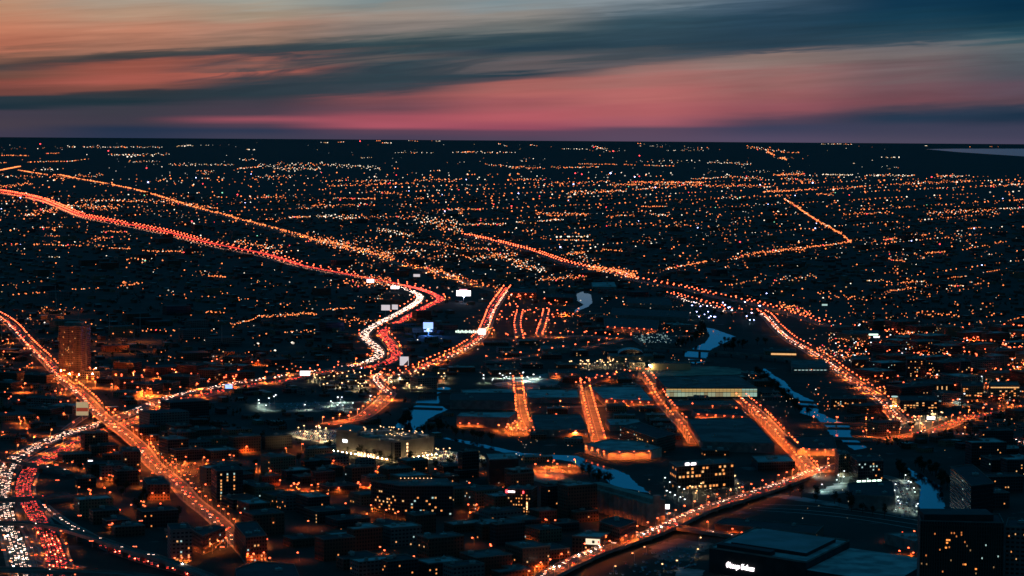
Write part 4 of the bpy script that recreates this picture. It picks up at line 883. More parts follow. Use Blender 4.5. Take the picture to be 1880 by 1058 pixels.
# plain big-box sheds of the island and the rail yard: (name, label, category, roof outline px, height, wall, roof)
SH = [
 ('shed', 'wide blue-roofed warehouse between the second and third island streets', 'warehouse', [(1084, 711), (1108, 733), (1200, 737), (1176, 711)], 9, BLANK, 2),
 ('shed', 'long blue-roofed shed between the first and second island streets', 'warehouse', [(966, 716), (968, 731), (1064, 731), (1060, 716)], 8, METW, 2),
 ('shed', 'low grey shed in front of the glass-fronted works', 'warehouse', [(1222, 736), (1232, 745), (1360, 745), (1345, 736)], 7, BLANK, 1),
 ('shed', 'narrow red-walled shed above the island cross street at right', 'warehouse', [(1270, 752), (1276, 759), (1372, 765), (1362, 752)], 8, METW, 3),
 ('shed', 'vast dark flat-roofed depot filling the block beside the fourth island street', 'depot', [(1262, 770), (1290, 812), (1422, 815), (1378, 768)], 12, METW, 1),
 ('shed', 'grey-green flat depot between the first two island streets', 'depot', [(976, 762), (982, 790), (1080, 790), (1066, 762)], 9, METW, 1),
 ('brick_mill', 'long old brick mill left of the third island street', 'mill', [(1138, 783), (1206, 806), (1240, 797), (1175, 776)], 20, FAC['brown brick'], 3),
 ('shed', 'pale blue-roofed shed above the old brick mill', 'warehouse', [(1112, 770), (1120, 781), (1180, 781), (1172, 770)], 8, BLANK, 2),
 ('shed', 'wide orange-walled shed at the left end of the rail yard', 'warehouse', [(1108, 583), (1112, 600), (1206, 605), (1210, 588)], 9, BLANK, 0),
 ('shed', 'long dark shed behind the orange-walled one', 'warehouse', [(1125, 565), (1120, 578), (1262, 584), (1268, 572)], 9, METW, 0),
 ('shed', 'dark shed with two orange-lit loading bays on the east bank', 'warehouse', [(846, 758), (838, 765), (935, 768), (950, 757)], 14, METW, 2),
 ('shed', 'big dark shed above the bend of the north branch', 'warehouse', [(828, 722), (826, 735), (945, 737), (945, 722)], 13, METW, 0),
 ('shed', 'brown-walled shed in the middle of the rail yard lots', 'warehouse', [(1006, 679), (1008, 685), (1066, 687), (1062, 679)], 9, BLANK, 0),
 ('shed', 'wide blue roof left of the first island street', 'warehouse', [(846, 716), (850, 722), (942, 722), (940, 714)], 8, METW, 2),
 ('shed', 'dark wide shed below the arched hall', 'warehouse', [(1075, 684), (1080, 695), (1150, 690), (1170, 683)], 8, METW, 0),
 ('shed', 'long pale-fronted station shed left of the rail yard', 'warehouse', [(992, 635), (996, 642), (1046, 640), (1042, 633)], 8, BLANK, 1),
 ('shed', 'dark shed at the foot of the fourth island street', 'warehouse', [(1380, 838), (1392, 850), (1460, 848), (1444, 836)], 10, FAC['dark'], 2),
 ('shed', 'orange-walled flat shed right of the fourth island street', 'warehouse', [(1440, 803), (1464, 824), (1537, 826), (1530, 800)], 8, BLANK, 3),
 ('loft_building', 'tall narrow loft building beside the fourth island street foot', 'building', [(1533, 828), (1540, 836), (1560, 834), (1553, 827)], 26, FAC['tan brick'], 1),
 ('loft_building', 'dark loft block with white ground floor lights right of the bridge end', 'building', [(1560, 836), (1575, 848), (1622, 846), (1608, 834)], 26, FAC['dark'], 3),
 ('shed', 'black warehouse left of the riverside car park', 'warehouse', [(1556, 888), (1560, 910), (1644, 912), (1638, 884)], 14, METW, 3),
 ('shed', 'blue wedge-roofed shed left of the dark corner tower', 'warehouse', [(1624, 980), (1680, 996), (1690, 990), (1680, 978)], 10, METW, 2),
 ('shed', 'brown mill building with dark roof at the far junction', 'mill', [(932, 530), (934, 537), (985, 538), (985, 530)], 14, FAC['brown brick'], 0),
 ('silo_block', 'pale upright silo block left of the upper river bend', 'building', [(1007, 527), (1007, 530), (1020, 530), (1020, 527)], 22, BLANK, 1),
 ('shed', 'brick factory left of the upper river bend', 'factory', [(1000, 540), (1002, 546), (1052, 547), (1052, 540)], 12, FAC['red brick'], 3),
 ('shed', 'white-roofed works right of the upper river bend', 'factory', [(1086, 519), (1088, 527), (1132, 527), (1128, 518)], 10, BLANK, 2),
 ('greenhouse', 'dark glasshouse with many small white roof lights', 'greenhouse', [(1160, 617), (1180, 630), (1245, 631), (1222, 611)], 7, METW, 3),
 ('shed', 'wide dark roof above the wooded park', 'warehouse', [(1150, 545), (1150, 556), (1235, 562), (1230, 548)], 8, METW, 0),
 ('school', 'long two-storey block with a bright strip of lights right of the slanting avenue', 'building', [(1546, 607), (1548, 612), (1614, 612), (1612, 607)], 12, FAC['dark'], 1),
 ('office_block', 'wide office block with glowing top storey at the right edge', 'office block', [(1815, 702), (1818, 708), (1872, 708), (1868, 701)], 18, FAC['tan brick'], 1),
 ('office_block', 'long office block with rows of orange windows left of the right edge', 'office block', [(1764, 702), (1766, 709), (1806, 709), (1804, 702)], 17, FAC['tan brick'], 3),
 ('office_block', 'office block with glowing vertical strips between its bays', 'office block', [(1672, 700), (1674, 706), (1750, 706), (1748, 699)], 13, FAC['dark'], 0),
 ('office_block', 'wide office block with many lit rooms right of the glowing round tower', 'office block', [(1648, 728), (1652, 736), (1722, 736), (1716, 727)], 16, FAC['dark'], 0),
 ('office_block', 'buff office building between the slanting avenue and the lit glass towers', 'office block', [(1562, 654), (1564, 661), (1596, 661), (1594, 653)], 14, FAC['red brick'], 1),
 ('parking_garage', 'pale green-lit parking deck beside the slanting avenue', 'garage', [(1452, 662), (1454, 676), (1522, 676), (1512, 660)], 9, BLANK, 1),
 ('brick_mill', 'old brick mill with two rows of lit windows left of the slanting avenue', 'mill', [(1524, 728), (1526, 733), (1592, 733), (1588, 727)], 13, FAC['red brick'], 3),
 ('long_shed', 'low shed with glowing orange doors at the top of the canal', 'shed', [(1402, 640), (1404, 645), (1462, 646), (1460, 640)], 8, FAC['tan brick'], 0),
 ('apartment_block', 'dark upright block in front of the right hand town', 'apartment block', [(1663, 655), (1665, 660), (1700, 660), (1698, 655)], 30, FAC['dark'], 0),
 ('apartment_block', 'dark square tower above the riverside park at right', 'apartment block', [(1762, 660), (1764, 664), (1782, 664), (1780, 660)], 36, FAC['dark'], 0),
 ('tall_block', 'black windowless upper block in the centre foreground', 'building', [(893, 834), (898, 845), (952, 843), (945, 832)], 30, BLKW, 2),
 ('brown_block', 'tall brown brick slab just below the boulevard crossing', 'building', [(222, 822), (226, 830), (258, 829), (252, 821)], 28, FAC['brown brick'], 0),
 ('theatre', 'dark boxy hall with pitched side facing the boulevard', 'hall', [(262, 878), (270, 890), (312, 890), (300, 876)], 17, FAC['brown brick'], 0),
 ('loft_building', 'unfinished open-framed loft building beside the flyover', 'building', [(307, 963), (313, 974), (352, 972), (345, 961)], 30, FAC['grey concrete'], 3),
 ('loft_building', 'long orange-walled loft building at the lower end of the boulevard', 'building', [(352, 973), (390, 964), (414, 968), (372, 985)], 18, FAC['brown brick'], 0),
 ('flat_block', 'dark flat-roofed block hiding the lowest end of the boulevard', 'building', [(432, 1046), (470, 1032), (540, 1036), (560, 1085), (440, 1090)], 20, FAC['dark'], 0),
 ('brick_block', 'tall orange-lit brick block at the foot of the boulevard', 'building', [(430, 962), (452, 988), (490, 984), (470, 958)], 24, FAC['red brick'], 0),
]
WLIT = {'glowing top': (E_WW, .0)}
SHW = {}
for i, (nm, lab, cat, rf, h, wm, ri) in enumerate(SH):
    e, pts = building(nm, lab, cat, rf, h, wm, ROOFS[ri], seed=50+i, units=3 if 'shed' in nm or 'depot' in lab else 2)
    SHW[lab] = (e, pts)
    if any(k in nm for k in ('office', 'loft', 'block', 'mill')) and 'silo' not in nm and 'windowless' not in lab:
        fe = max(edge(pts), key=lambda s_: abs(s_[1][0]/s_[1][1]-s_[0][0]/s_[0][1]))
        fl = int((h-2)/3.4)
        if 'vertical strips' in lab:
            for k in range(8): add_window(e, *fe, hypot(fe[1][0]-fe[0][0], fe[1][1]-fe[0][1])*(k+.6)/9, 1, 1.6, 9, E_WIN2)
        elif nm == 'office_block': rows(e, *fe, 1.5, 3.4, fl, 4.5, 3, 1.7, .3, [E_WIN, E_WIN2, E_WIN], rnd_(i), most=50)
        else: rows(e, *fe, 1.5, 3.4, fl, 3.6, 1.6, 1.6, .13, [E_WIN, E_WIN2, E_WIN, E_WINC], rnd_(i), most=24)
        if 'glowing top' in lab: rows(e, *fe, 14, 3, 1, 5, 4.6, 1.8, 1, [E_WIN2], rnd_(1))
def lit(lab, items):
    e, pts = SHW[[k for k in SHW if lab in k][0]]
    fe = wide(pts); fl = hypot(fe[1][0]-fe[0][0], fe[1][1]-fe[0][1])
    for u, z, w, h_, m in items: add_window(e, *fe, fl*u, z, w, h_, m)
    return fe
lit('bright strip of lights', [(.12, 8, 6, 2.6, E_GW)]+[(.42+.065*k, 8, 4.6, 2.6, E_GW) for k in range(9)]+[(.5, 2, 14, 1.6, E_CW), (.93, 3, 12, 3, E_CW)])
lit('glowing orange doors', [(.28+.16*k, 1.5, 9, 3.2, E_WIN2) for k in range(5)])
lit('two rows of lit', [(.1+.1*k, 2+4*(k % 2), 2.2, 2, E_WIN) for k in range(9)])
lit('white ground floor', [(.05+.2*k, 1.5, 5, 2.6, E_GW) for k in range(5)]+[(.5+.12*k, 19, 1.6, 1.8, E_WINC) for k in range(3)])
lit('pale green-lit', [(.1+.1*k, 5, 4, 1.2, E_WINC) for k in range(9)])
def wall_lamps(lab, n, col, en, z=7, out=6, rng=(0, 1)):
    e, pts = SHW[[k for k in SHW if lab in k][0]]
    fe = wide(pts); d = Vector((fe[1][0]-fe[0][0], fe[1][1]-fe[0][1], 0)).normalized(); nr_ = Vector((d.y, -d.x, 0))
    for k in range(n):
        u = rng[0]+(rng[1]-rng[0])*(k+.5)/n; p = Vector((*along(fe, u), 0))+nr_*out
        spot('wall_lamp_light', (p.x, p.y, z), col, en, size=165)
        LAMPS.append(dict(p=p, d=-nr_, k='or', e=0, r='front wall of the '+lab, side='', n=k+1, h=z+.5))
wall_lamps('wide blue-roofed warehouse between the second', 6, ORC2, 14000, 7, 6)
wall_lamps('wide orange-walled shed at the left', 7, ORC2, 14000, 9, 9)
wall_lamps('two orange-lit loading bays', 3, ORC2, 14000, 5, 5, (0, .5))
wall_lamps('narrow red-walled shed', 6, ORC2, 14000, 7, 5)
wall_lamps('orange-walled flat shed right', 5, ORC2, 16000, 8, 7)
wall_lamps('dark wide shed below', 1, ORC, 9000, 8, 7)
wall_lamps('brown-walled shed in', 2, ORC2, 14000, 8, 6)
wall_lamps('brown mill building with dark', 4, ORC2, 24000, 10, 9)
wall_lamps('unfinished open-framed', 3, ORC2, 9000, 4, 5)
wall_lamps('long orange-walled loft', 3, ORC2, 9000, 9, 6)
wall_lamps('tall orange-lit brick', 2, ORC2, 9000, 9, 6)
wall_lamps('dark boxy hall', 2, ORC, 6000, 8, 6)
e, pts = SHW['dark glasshouse with many small white roof lights']
for k in range(90):
    u, v = random.random(), random.random(); a_, b__, c_, d_ = [Vector((*p, 0)) for p in pts]; p = a_.lerp(b__, u).lerp(d_.lerp(c_, u), v)
    inst('roof_light', pane(1.3, .8, E_WINC), (p.x-wloc(e).x, p.y-wloc(e).y, 7.2), 0, e)

# ------------------------------------------------------------------ ordinary buildings, one by one
LANDMARKS.update({k: (P(*v).x, P(*v).y) for k, v in {
 'the lower end of the boulevard': (440, 1000), 'the middle of the boulevard': (330, 890), 'the boulevard bridge': (200, 775), 'the red queue on the slip road': (280, 1040),
 'the left edge beside the interchange': (150, 900), 'the bottom edge of the centre': (700, 1040), 'the upper left boulevard': (60, 650), 'the expressway at left': (380, 730), 'the orange yard right of the boulevard bridge': (280, 720),
 'the foot of the elevated avenue': (1020, 1040), 'the riverside car park': (1660, 915), 'the right edge': (1840, 850), 'the slanting avenue': (1560, 700), 'the canal': (1460, 730),
 'the river bend at right': (1600, 810), 'the curved dark riverbank': (870, 850), 'the lower right river basin': (1710, 920), 'the right hand town': (1780, 640), 'the expressway curve': (680, 640),
 'the bright avenue': (860, 640), 'the orange curve beside the river': (640, 780), 'the first island street': (955, 750)}.items()})
def pip(x, y, poly):
    c = False; n = len(poly); j = n-1
    for i in range(n):
        xi, yi = poly[i]; xj, yj = poly[j]
        if (yi > y) != (yj > y) and x < (xj-xi)*(y-yi)/(yj-yi)+xi: c = not c
        j = i
    return c
RSEG = []
for pl, hw in ROADS:
    for a, b in zip(pl, pl[1:]): RSEG.append((a[0], a[1], b[0], b[1], hw))
GRID = {}
def cell(x, y): return (int(x//200), int(y//200))
for s_ in RSEG:
    n = max(1, int(hypot(s_[2]-s_[0], s_[3]-s_[1])/80))
    for i in range(n+1):
        x, y = s_[0]+(s_[2]-s_[0])*i/n, s_[1]+(s_[3]-s_[1])*i/n; c = cell(x, y)
        for dx in (-1, 0, 1):
            for dy in (-1, 0, 1): GRID.setdefault((c[0]+dx, c[1]+dy), set()).add(s_)
def near_road(x, y, pad):
    for (ax, ay, bx, by, hw) in GRID.get(cell(x, y), ()):
        l2 = (bx-ax)**2+(by-ay)**2 or 1e-9; t = max(0, min(1, ((x-ax)*(bx-ax)+(y-ay)*(by-ay))/l2))
        if hypot(x-ax-t*(bx-ax), y-ay-t*(by-ay)) < hw+pad: return True
    return False
LOTS = []
KB = [(min(p[0] for p in k), min(p[1] for p in k), max(p[0] for p in k), max(p[1] for p in k), k) for k in KEEP]
def blocked(x, y, pad):
    if near_road(x, y, pad): return True
    for x0, y0, x1, y1, k in KB:
        if x0-pad < x < x1+pad and y0-pad < y < y1+pad:
            if any(pip(x+pad*cos(t), y+pad*sin(t), k) for t in (0, 1.05, 2.1, 3.14, 4.2, 5.25)) or pip(x, y, k): return True
    return False
for lots in ([(520,798),(560,790),(640,788),(640,806),(612,818),(560,808)], [(612,818),(724,836),(800,826),(880,836),(900,846),(850,857),(790,852),(715,842),(610,822)], [(1640,884),(1668,880),(1690,950),(1640,945),(1565,932),(1610,920)],
             [(1196,690),(1240,676),(1300,672),(1352,676),(1375,684),(1340,689),(1270,690),(1215,697)], [(1485,906),(1545,885),(1565,890),(1560,905),(1510,909)], [(1190,1005),(1240,988),(1310,1000),(1260,1030),(1210,1030)], [(960,862),(1030,868),(1060,885),(1010,890),(970,880)],
             [(900,706),(1000,686),(1040,694),(1010,712),(960,716)], [(470,735),(640,732),(650,752),(560,760),(470,754)], [(1700,945),(1630,975),(1690,990),(1700,960)]):
    k = [(P(x, y).x, P(x, y).y) for x, y in lots]; LOTS.append(k); KB.append((min(p[0] for p in k), min(p[1] for p in k), max(p[0] for p in k), max(p[1] for p in k), k))
GEN = []
ZONES = [  # outline px, grid angle, cell (m), fill, heights, kinds
 ([(478,1075),(300,880),(262,818),(330,790),(500,812),(620,838),(740,862),(900,868),(1085,935),(1060,975),(1010,1030),(960,1075)], radians(30), 46, .62, (7, 22), 'bddgtbr'),
 ([(130,870),(120,800),(200,800),(300,895),(350,950),(420,1040),(300,1000),(200,975),(140,930)], radians(25), 46, .62, (7, 18), 'btgbd'),
 ([(0,600),(60,660),(150,750),(100,790),(0,820)], radians(-20), 60, .6, (6, 14), 'bdgr'),
 ([(150,690),(480,660),(470,690),(240,750)], radians(-20), 60, .75, (7, 18), 'btrbg'),
 ([(1520,600),(1900,600),(1900,780),(1800,750),(1700,760),(1640,740),(1540,660)], radians(30), 78, .62, (8, 24), 'btdgr'),
 ([(1560,850),(1640,850),(1660,880),(1560,885)], radians(30), 50, .6, (8, 18), 'dd'),
 ([(1780,820),(1900,820),(1900,940),(1810,930)], radians(10), 60, .6, (10, 30), 'dd'),
 ([(980,840),(1020,835),(1020,860),(960,860)], radians(10), 50, .6, (6, 12), 'bt'),
 ([(830,860),(930,860),(1080,900),(1080,940),(1000,1000),(850,960)], radians(30), 44, .3, (20, 34), 'dbd'),
 ([(930,700),(1400,700),(1500,860),(1280,832),(1130,836),(940,800)], radians(2), 44, .6, (5, 9), 'gtrb'),
 ([(830,640),(1060,560),(1290,600),(1240,680),(1000,700),(840,730)], radians(8), 62, .5, (5, 10), 'gdrb'),
 ([(560,690),(760,690),(730,720),(600,722)], radians(8), 40, .5, (5, 8), 'gt'),
 ([(1290,670),(1400,690),(1450,760),(1400,740)], radians(8), 50, .5, (5, 9), 'gr'),
]
KN = {'b': 'brown brick', 'd': 'dark', 'g': 'grey concrete', 't': 'tan brick', 'r': 'red brick'}
rg = random.Random(5)
for zi, (zp, ang, cs, fill, hts, kinds) in enumerate(ZONES):
    zg = [(P(x, y).x, P(x, y).y) for x, y in zp]; x0, x1 = min(p[0] for p in zg), max(p[0] for p in zg); y0, y1 = min(p[1] for p in zg), max(p[1] for p in zg)
    cx, cy = (x0+x1)/2, (y0+y1)/2; R_ = hypot(x1-x0, y1-y0)/2; n = int(R_/cs)+1
    for i in range(-n, n+1):
        for j in range(-n, n+1):
            if (j % 3 == 2) : jj = .35
            else: jj = 0
            u, v = i*cs+rg.uniform(-3, 3), (j+jj*.0)*cs*.9+rg.uniform(-2, 2)
            x, y = cx+u*cos(ang)-v*sin(ang), cy+u*sin(ang)+v*cos(ang)
            if rg.random() > fill or i % 4 == 3 and rg.random() < .7: continue
            w, d = rg.uniform(.45, .84)*cs, rg.uniform(.4, .72)*cs; h = rg.uniform(*hts)*(1.3 if rg.random() < .1 else 1)
            if not pip(x, y, zg) or blocked(x, y, max(w, d)*.56): continue
            GEN.append((hypot(x, y), x, y, w, d, h, ang, rg.choice(kinds)))
GEN.sort()
GEN_IND, GEN_REST = GEN[:240], GEN[240:]
cnt = {}
for D_, x, y, w, d, h, a, k in GEN_IND:
    near = min(LANDMARKS, key=lambda q: hypot(LANDMARKS[q][0]-x, LANDMARKS[q][1]-y)); rk = (hypot(LANDMARKS[near][0]-x, LANDMARKS[near][1]-y))
    cnt.setdefault((near, k), []).append(rk)
for v in cnt.values(): v.sort()
TYP = {'b': 'brown brick building', 'd': 'dark building', 'g': 'grey concrete building', 't': 'tan brick building', 'r': 'red brick building'}
BG = {}
for D_, x, y, w, d, h, a, k in GEN_IND:
    near = min(LANDMARKS, key=lambda q: hypot(LANDMARKS[q][0]-x, LANDMARKS[q][1]-y)); rk = cnt[(near, k)].index(hypot(LANDMARKS[near][0]-x, LANDMARKS[near][1]-y))+1
    lab = (nth(rk)+' closest ' if rk > 1 else 'closest ')+TYP[k]+' to '+near
    c, s_ = cos(a), sin(a); shp = rg.random()
    loc = [(-w/2, -d/2), (w/2, -d/2), (w/2, d/2), (-w/2, d/2)] if shp < .6 else [(-w/2, -d/2), (w/2, -d/2), (w/2, d/2), (0, d/2), (0, 0), (-w/2, 0)]
    pts = [(x+px_*c-py_*s_, y+px_*s_+py_*c) for px_, py_ in loc]
    e, pts = building('city_building' if k == 'd' else TYP[k].replace(' ', '_'), lab, 'building', pts, h, FAC[KN[k]], rg.choice(ROOFS), 'ordinary flat roofed buildings of the city', px=False, keep=True, units=rg.choice((1, 2, 2, 3)), seed=int(x*3+y))
    for ed in edge(pts)[:2]:
        rows(e, *ed, 1.2, 3.5, max(1, int((h-1.5)/3.5)), 3.2, 1.3, 1.4, rg.choice((0, .02, .03, .07)), rg.choice(([E_WIN], [E_WIN, E_WIN2], [E_WIN2, E_WINC], [E_WIN])), rg, most=7)
def bb(k): return (min(p[0] for p in k), min(p[1] for p in k), max(p[0] for p in k), max(p[1] for p in k), k)
KB = [bb(k) for k in KEEP+LOTS]; KBH = [bb(k) for k in KEEP]
def blocked_lamp(x, y):
    if near_road(x, y, -1): return True
    return any(x0 < x < x1 and y0 < y < y1 and pip(x, y, k) for x0, y0, x1, y1, k in KBH)

# the rest of the city: low houses and halls beyond counting
hm = MB(); rh = random.Random(11)
for D_, x, y, w, d, h, a, k in GEN_REST: hm.box(x, y, 0, h, w, d, a, 'bdgtr'.index(k), 5)
tm = MB()
def leafball(mb, x, y, z, r, rz, n, rr_, sz):
    for _ in range(n):
        a, b, q = rr_.uniform(0, 2*pi), rr_.uniform(-1, 1), rr_.random()**.4
        c = Vector((x+r*q*cos(a)*math.sqrt(1-b*b), y+r*q*sin(a)*math.sqrt(1-b*b), z+rz*q*b))
        u = Vector((rr_.gauss(0, 1), rr_.gauss(0, 1), rr_.gauss(0, 1))).normalized()*sz*rr_.uniform(.6, 1.3); v = u.cross(Vector((rr_.gauss(0, 1), rr_.gauss(0, 1), rr_.gauss(0, 1)))).normalized()*u.length
        mb.poly([c-u, c-v*.8, c+u, c+v*.8])
for _ in range(9500):
    Y = 3000*(5.2)**rh.random(); X_ = rh.uniform(-.235, .235)*Y
    a = radians(30); u, v = X_*cos(a)+Y*sin(a), -X_*sin(a)+Y*cos(a)
    u = round(u/70)*70+rh.uniform(-16, 16); v = round(v/34)*34
    x, y = u*cos(a)-v*sin(a), u*sin(a)+v*cos(a)
    if y < 3000 or blocked(x, y, 14): continue
    px_, py_ = pix(x, y)
    if 830 < px_ < 1560 and py_ > 560: continue
    k = rh.random()
    if k < .62 or py_ < 520:
        s_ = 1+Y/9000
        if rh.random() < .03: hm.box(x, y, 0, rh.uniform(8, 22), rh.uniform(25, 60), rh.uniform(20, 40), a, rh.randrange(5), 5)
        else: hm.box(x, y, 0, rh.uniform(4, 8), rh.uniform(8, 15), rh.uniform(8, 12)*s_, a, rh.randrange(5), 5 if rh.random() < .8 else 6)
    elif Y < 9000:
        leafball(tm, x, y, 6, rh.uniform(4, 8), 5, 10, rh, 2.2)
tag(hm.build('distant_houses', [FAC[KN[k]] for k in 'bdgtr']+[ROOFS[0], ROOFS[2]]), 'countless low houses and halls spreading to the horizon', 'houses', kind='stuff')
tag(tm.build('distant_woodland', LEAF), 'dark tree cover among the distant houses', 'trees', kind='stuff')

# trees, one by one
TP = []
for k in range(4):
    r = random.Random(60+k); t = MB(); h = 5+k*.8
    t.cyl(0, 0, 0, h*.6, .32, 7, 0, .2)
    for j in range(6):
        a = j*1.05+r.random(); z = h*(.4+.04*j); t.bar((0, 0, z), (cos(a)*2.6, sin(a)*2.6, z+2.8), .13, 4, 0, .04)
    c = MB()
    for j in range(9):
        a = r.uniform(0, 6.28); q = r.uniform(.2, 2.7); leafball(c, cos(a)*q, sin(a)*q, h+r.uniform(-1.2, 2.8), 1.7, 1.5, 38, r, .42)
    TP.append((t.mesh('trunk', BARK), c.mesh('crown', LEAF)))
TREES = []
def tree_row(pxs, step, jit, where):
    for i, (p, d, _) in enumerate(resample([P(*q) for q in pxs], step)):
        n = Vector((-d.y, d.x, 0)); q = p+n*random.uniform(-jit, jit)
        if not near_road(q.x, q.y, 3): TREES.append((q, where))
tree_row([(735,788),(750,778),(748,770)], 7, 4, 'on the near bank of the north branch')
tree_row([(775,800),(800,790),(840,800),(900,815)], 11, 8, 'behind the huge grey hall along the river')
tree_row([(610,826),(720,850),(860,868),(960,872)], 13, 8, 'on the dark bank below the huge grey hall')
tree_row([(1070,870),(1100,885),(1120,896)], 9, 5, 'on the near bank of the south reach')
tree_row([(1240,640),(1265,630),(1290,612),(1285,600)], 16, 10, 'left of the middle river')
tree_row([(1345,630),(1330,645),(1400,630)], 18, 14, 'right of the middle river')
tree_row([(1390,690),(1420,712),(1455,745),(1480,768)], 12, 7, 'on the near bank of the canal')
tree_row([(1650,862),(1672,895),(1680,925)], 9, 5, 'between the car park and the lower right river basin')
tree_row([(1680,855),(1730,885),(1742,900)], 9, 6, 'on the far bank of the lower right river basin')
tree_row([(1250,575),(1330,580),(1400,590)], 30, 30, 'in the lamp-lit park')
tree_row([(1400,900),(1480,915),(1560,935),(1640,955)], 17, 8, 'along the tracks behind the long brown depot')
tree_row([(160,865),(200,880),(260,940),(330,960)], 26, 20, 'among the roofs at lower left')
tree_row([(480,860),(560,850),(600,870),(680,880)], 24, 16, 'around the courtyards in the lower centre')
kk = {}
for i, (q, wh) in enumerate(TREES):
    kk[wh] = kk.get(wh, 0)+1; t, c = TP[i % 4]; s_ = random.uniform(.9, 1.7)
    o = inst('tree', t, (q.x, q.y, 0), random.uniform(0, 6), None, (s_,)*3)
    tag(o, nth(kk[wh])+' tree '+wh+' from the left', 'tree', 'dark trees '+wh)
    inst('crown', c, (0, 0, 0), 0, o)

# ------------------------------------------------------------------ lamps
for x, y, m, h, lab in ((104, 902, 'or', 30, 'beside the topmost overpass'), (106, 932, 'or', 30, 'beside the short straight overpass'), (147, 1006, 'or', 32, 'inside the loop of the long flyover'), (203, 1020, 'or', 30, 'beside the slip road queue'),
                     (259, 1008, 'or', 28, 'behind the long flyover'), (168, 1052, 'or', 30, 'at the lowest overpass'), (408, 1064, 'or', 30, 'near the lower end of the boulevard'), (7, 1070, 'or', 30, 'at the bottom left corner'), (248, 1046, 'or', 22, 'among the red queue')):
    D = P(x, y); e = empty('mast_light', (D.x, D.y, 0), 'tall mast light '+lab, 'mast light', 'tall mast lights around the interchange')
    b = MB(); b.cyl(D.x, D.y, 0, h, .6, 8, 0, .36); b.build('pole', METAL, e)
    b = MB(); b.cyl(D.x, D.y, h-.3, h+.3, 1.7, 8, 0); b.build('head', METAL, e)
    for k in (-1, 0, 1): b = MB(); b.ball((D.x+k*1.3, D.y-.8, h-.5), .6, .4); b.build('lamp', E_OR, e)
    spot('mast_lamp_light', (D.x, D.y, h-1), ORC2, 62000, e, size=165)
    e.children[-1].location = (0, -3.2, h-.7)
def scatter_lamps(poly, n, kd, en, where, h=8):
    zg = [(P(x, y).x, P(x, y).y) for x, y in poly]; x0, x1 = min(p[0] for p in zg), max(p[0] for p in zg); y0, y1 = min(p[1] for p in zg), max(p[1] for p in zg); k = 0; t = 0
    while k < n and t < n*30:
        t += 1; x, y = random.uniform(x0, x1), random.uniform(y0, y1)
        if pip(x, y, zg) and not blocked_lamp(x, y): k += 1; LAMPS.append(dict(p=Vector((x, y, 0)), d=Vector((random.choice((-1, 1)), random.uniform(-1, 1), 0)), k=kd, e=en*(2.1 if kd == 'or' else 1.3), r=where, side='loose', n=k, h=h))
scatter_lamps(ZONES[0][0], 75, 'or', 8000, 'in the courts and side streets of the lower centre')
scatter_lamps([(840, 880), (980, 900), (980, 960), (860, 960)], 9, 'or', 14000, 'around the hotel with the red sign')
scatter_lamps([(480,890),(690,890),(690,915),(500,915)], 16, 'or', 10000, 'on the courtyard left of the roof-terrace block')
scatter_lamps(ZONES[1][0], 42, 'or', 8000, 'between the boulevard and the interchange')
scatter_lamps([(280,850),(380,850),(420,900),(350,900)], 12, 'or', 11000, 'on the plaza beside the boulevard')
scatter_lamps(ZONES[2][0], 34, 'or', 10000, 'left of the upper boulevard')
scatter_lamps([(215,705),(320,690),(345,720),(250,740)], 16, 'or', 34000, 'in the orange yard right of the boulevard bridge', 12)
scatter_lamps(ZONES[3][0], 46, 'or', 14000, 'between the boulevard and the expressway')
scatter_lamps(ZONES[4][0], 190, 'or', 9000, 'in the right hand town')
scatter_lamps(ZONES[4][0], 40, 'wh', 5000, 'in the right hand town, white')
scatter_lamps([(1650,640),(1880,640),(1880,690),(1650,680)], 50, 'or', 10000, 'on the hill of the right hand town')
scatter_lamps([(560,690),(830,690),(800,720),(600,720)], 55, 'ww', 12000, 'on the shop yards below the expressway')
scatter_lamps([(470,735),(690,735),(650,755),(470,755)], 14, 'wh', 20000, 'on the white lit bus yard')
scatter_lamps([(880,640),(1040,600),(1080,560),(940,545)], 46, 'or', 16000, 'in the far factory blocks')
scatter_lamps([(860,710),(1010,700),(1000,690),(900,690)], 14, 'wh', 16000, 'on the pale lots of the rail yard')
scatter_lamps([(1040,670),(1180,665),(1170,678),(1060,680)], 30, 'ww', 6000, 'on the stalls in front of the arched hall')
scatter_lamps([(1240,560),(1400,560),(1400,595),(1300,600)], 24, 'bw', 16000, 'in the wooded park')
scatter_lamps([(910,770),(1060,770),(1060,805),(920,800)], 20, 'or', 14000, 'around the sheds left of the second island street')
scatter_lamps([(960,850),(1060,850),(1060,880),(970,880)], 9, 'or', 16000, 'on the yard left of the south reach')
scatter_lamps([(1060,895),(1090,895),(1080,920),(1030,915)], 6, 'wh', 9000, 'on the white yard behind the silos')
scatter_lamps([(1230,895),(1350,880),(1370,905),(1280,925)], 12, 'ww', 6000, 'around the office block with the white sign')
scatter_lamps([(1500,870),(1560,870),(1560,905),(1500,905)], 6, 'wh', 14000, 'on the pale lot beside the bridge end')
scatter_lamps([(1640,885),(1668,882),(1686,945),(1640,940)], 12, 'wh', 9000, 'in the riverside car park')
scatter_lamps([(1100,1055),(1230,990),(1300,1003),(1280,1060)], 7, 'ww', 1500, 'on the dim yard below the elevated avenue')
scatter_lamps([(1640,985),(1690,985),(1690,1040),(1640,1040)], 9, 'or', 12000, 'between the printing works and the corner tower')
scatter_lamps([(1600,800),(1750,780),(1720,760),(1640,770)], 26, 'ww', 12000, 'on the petrol station and its yard')
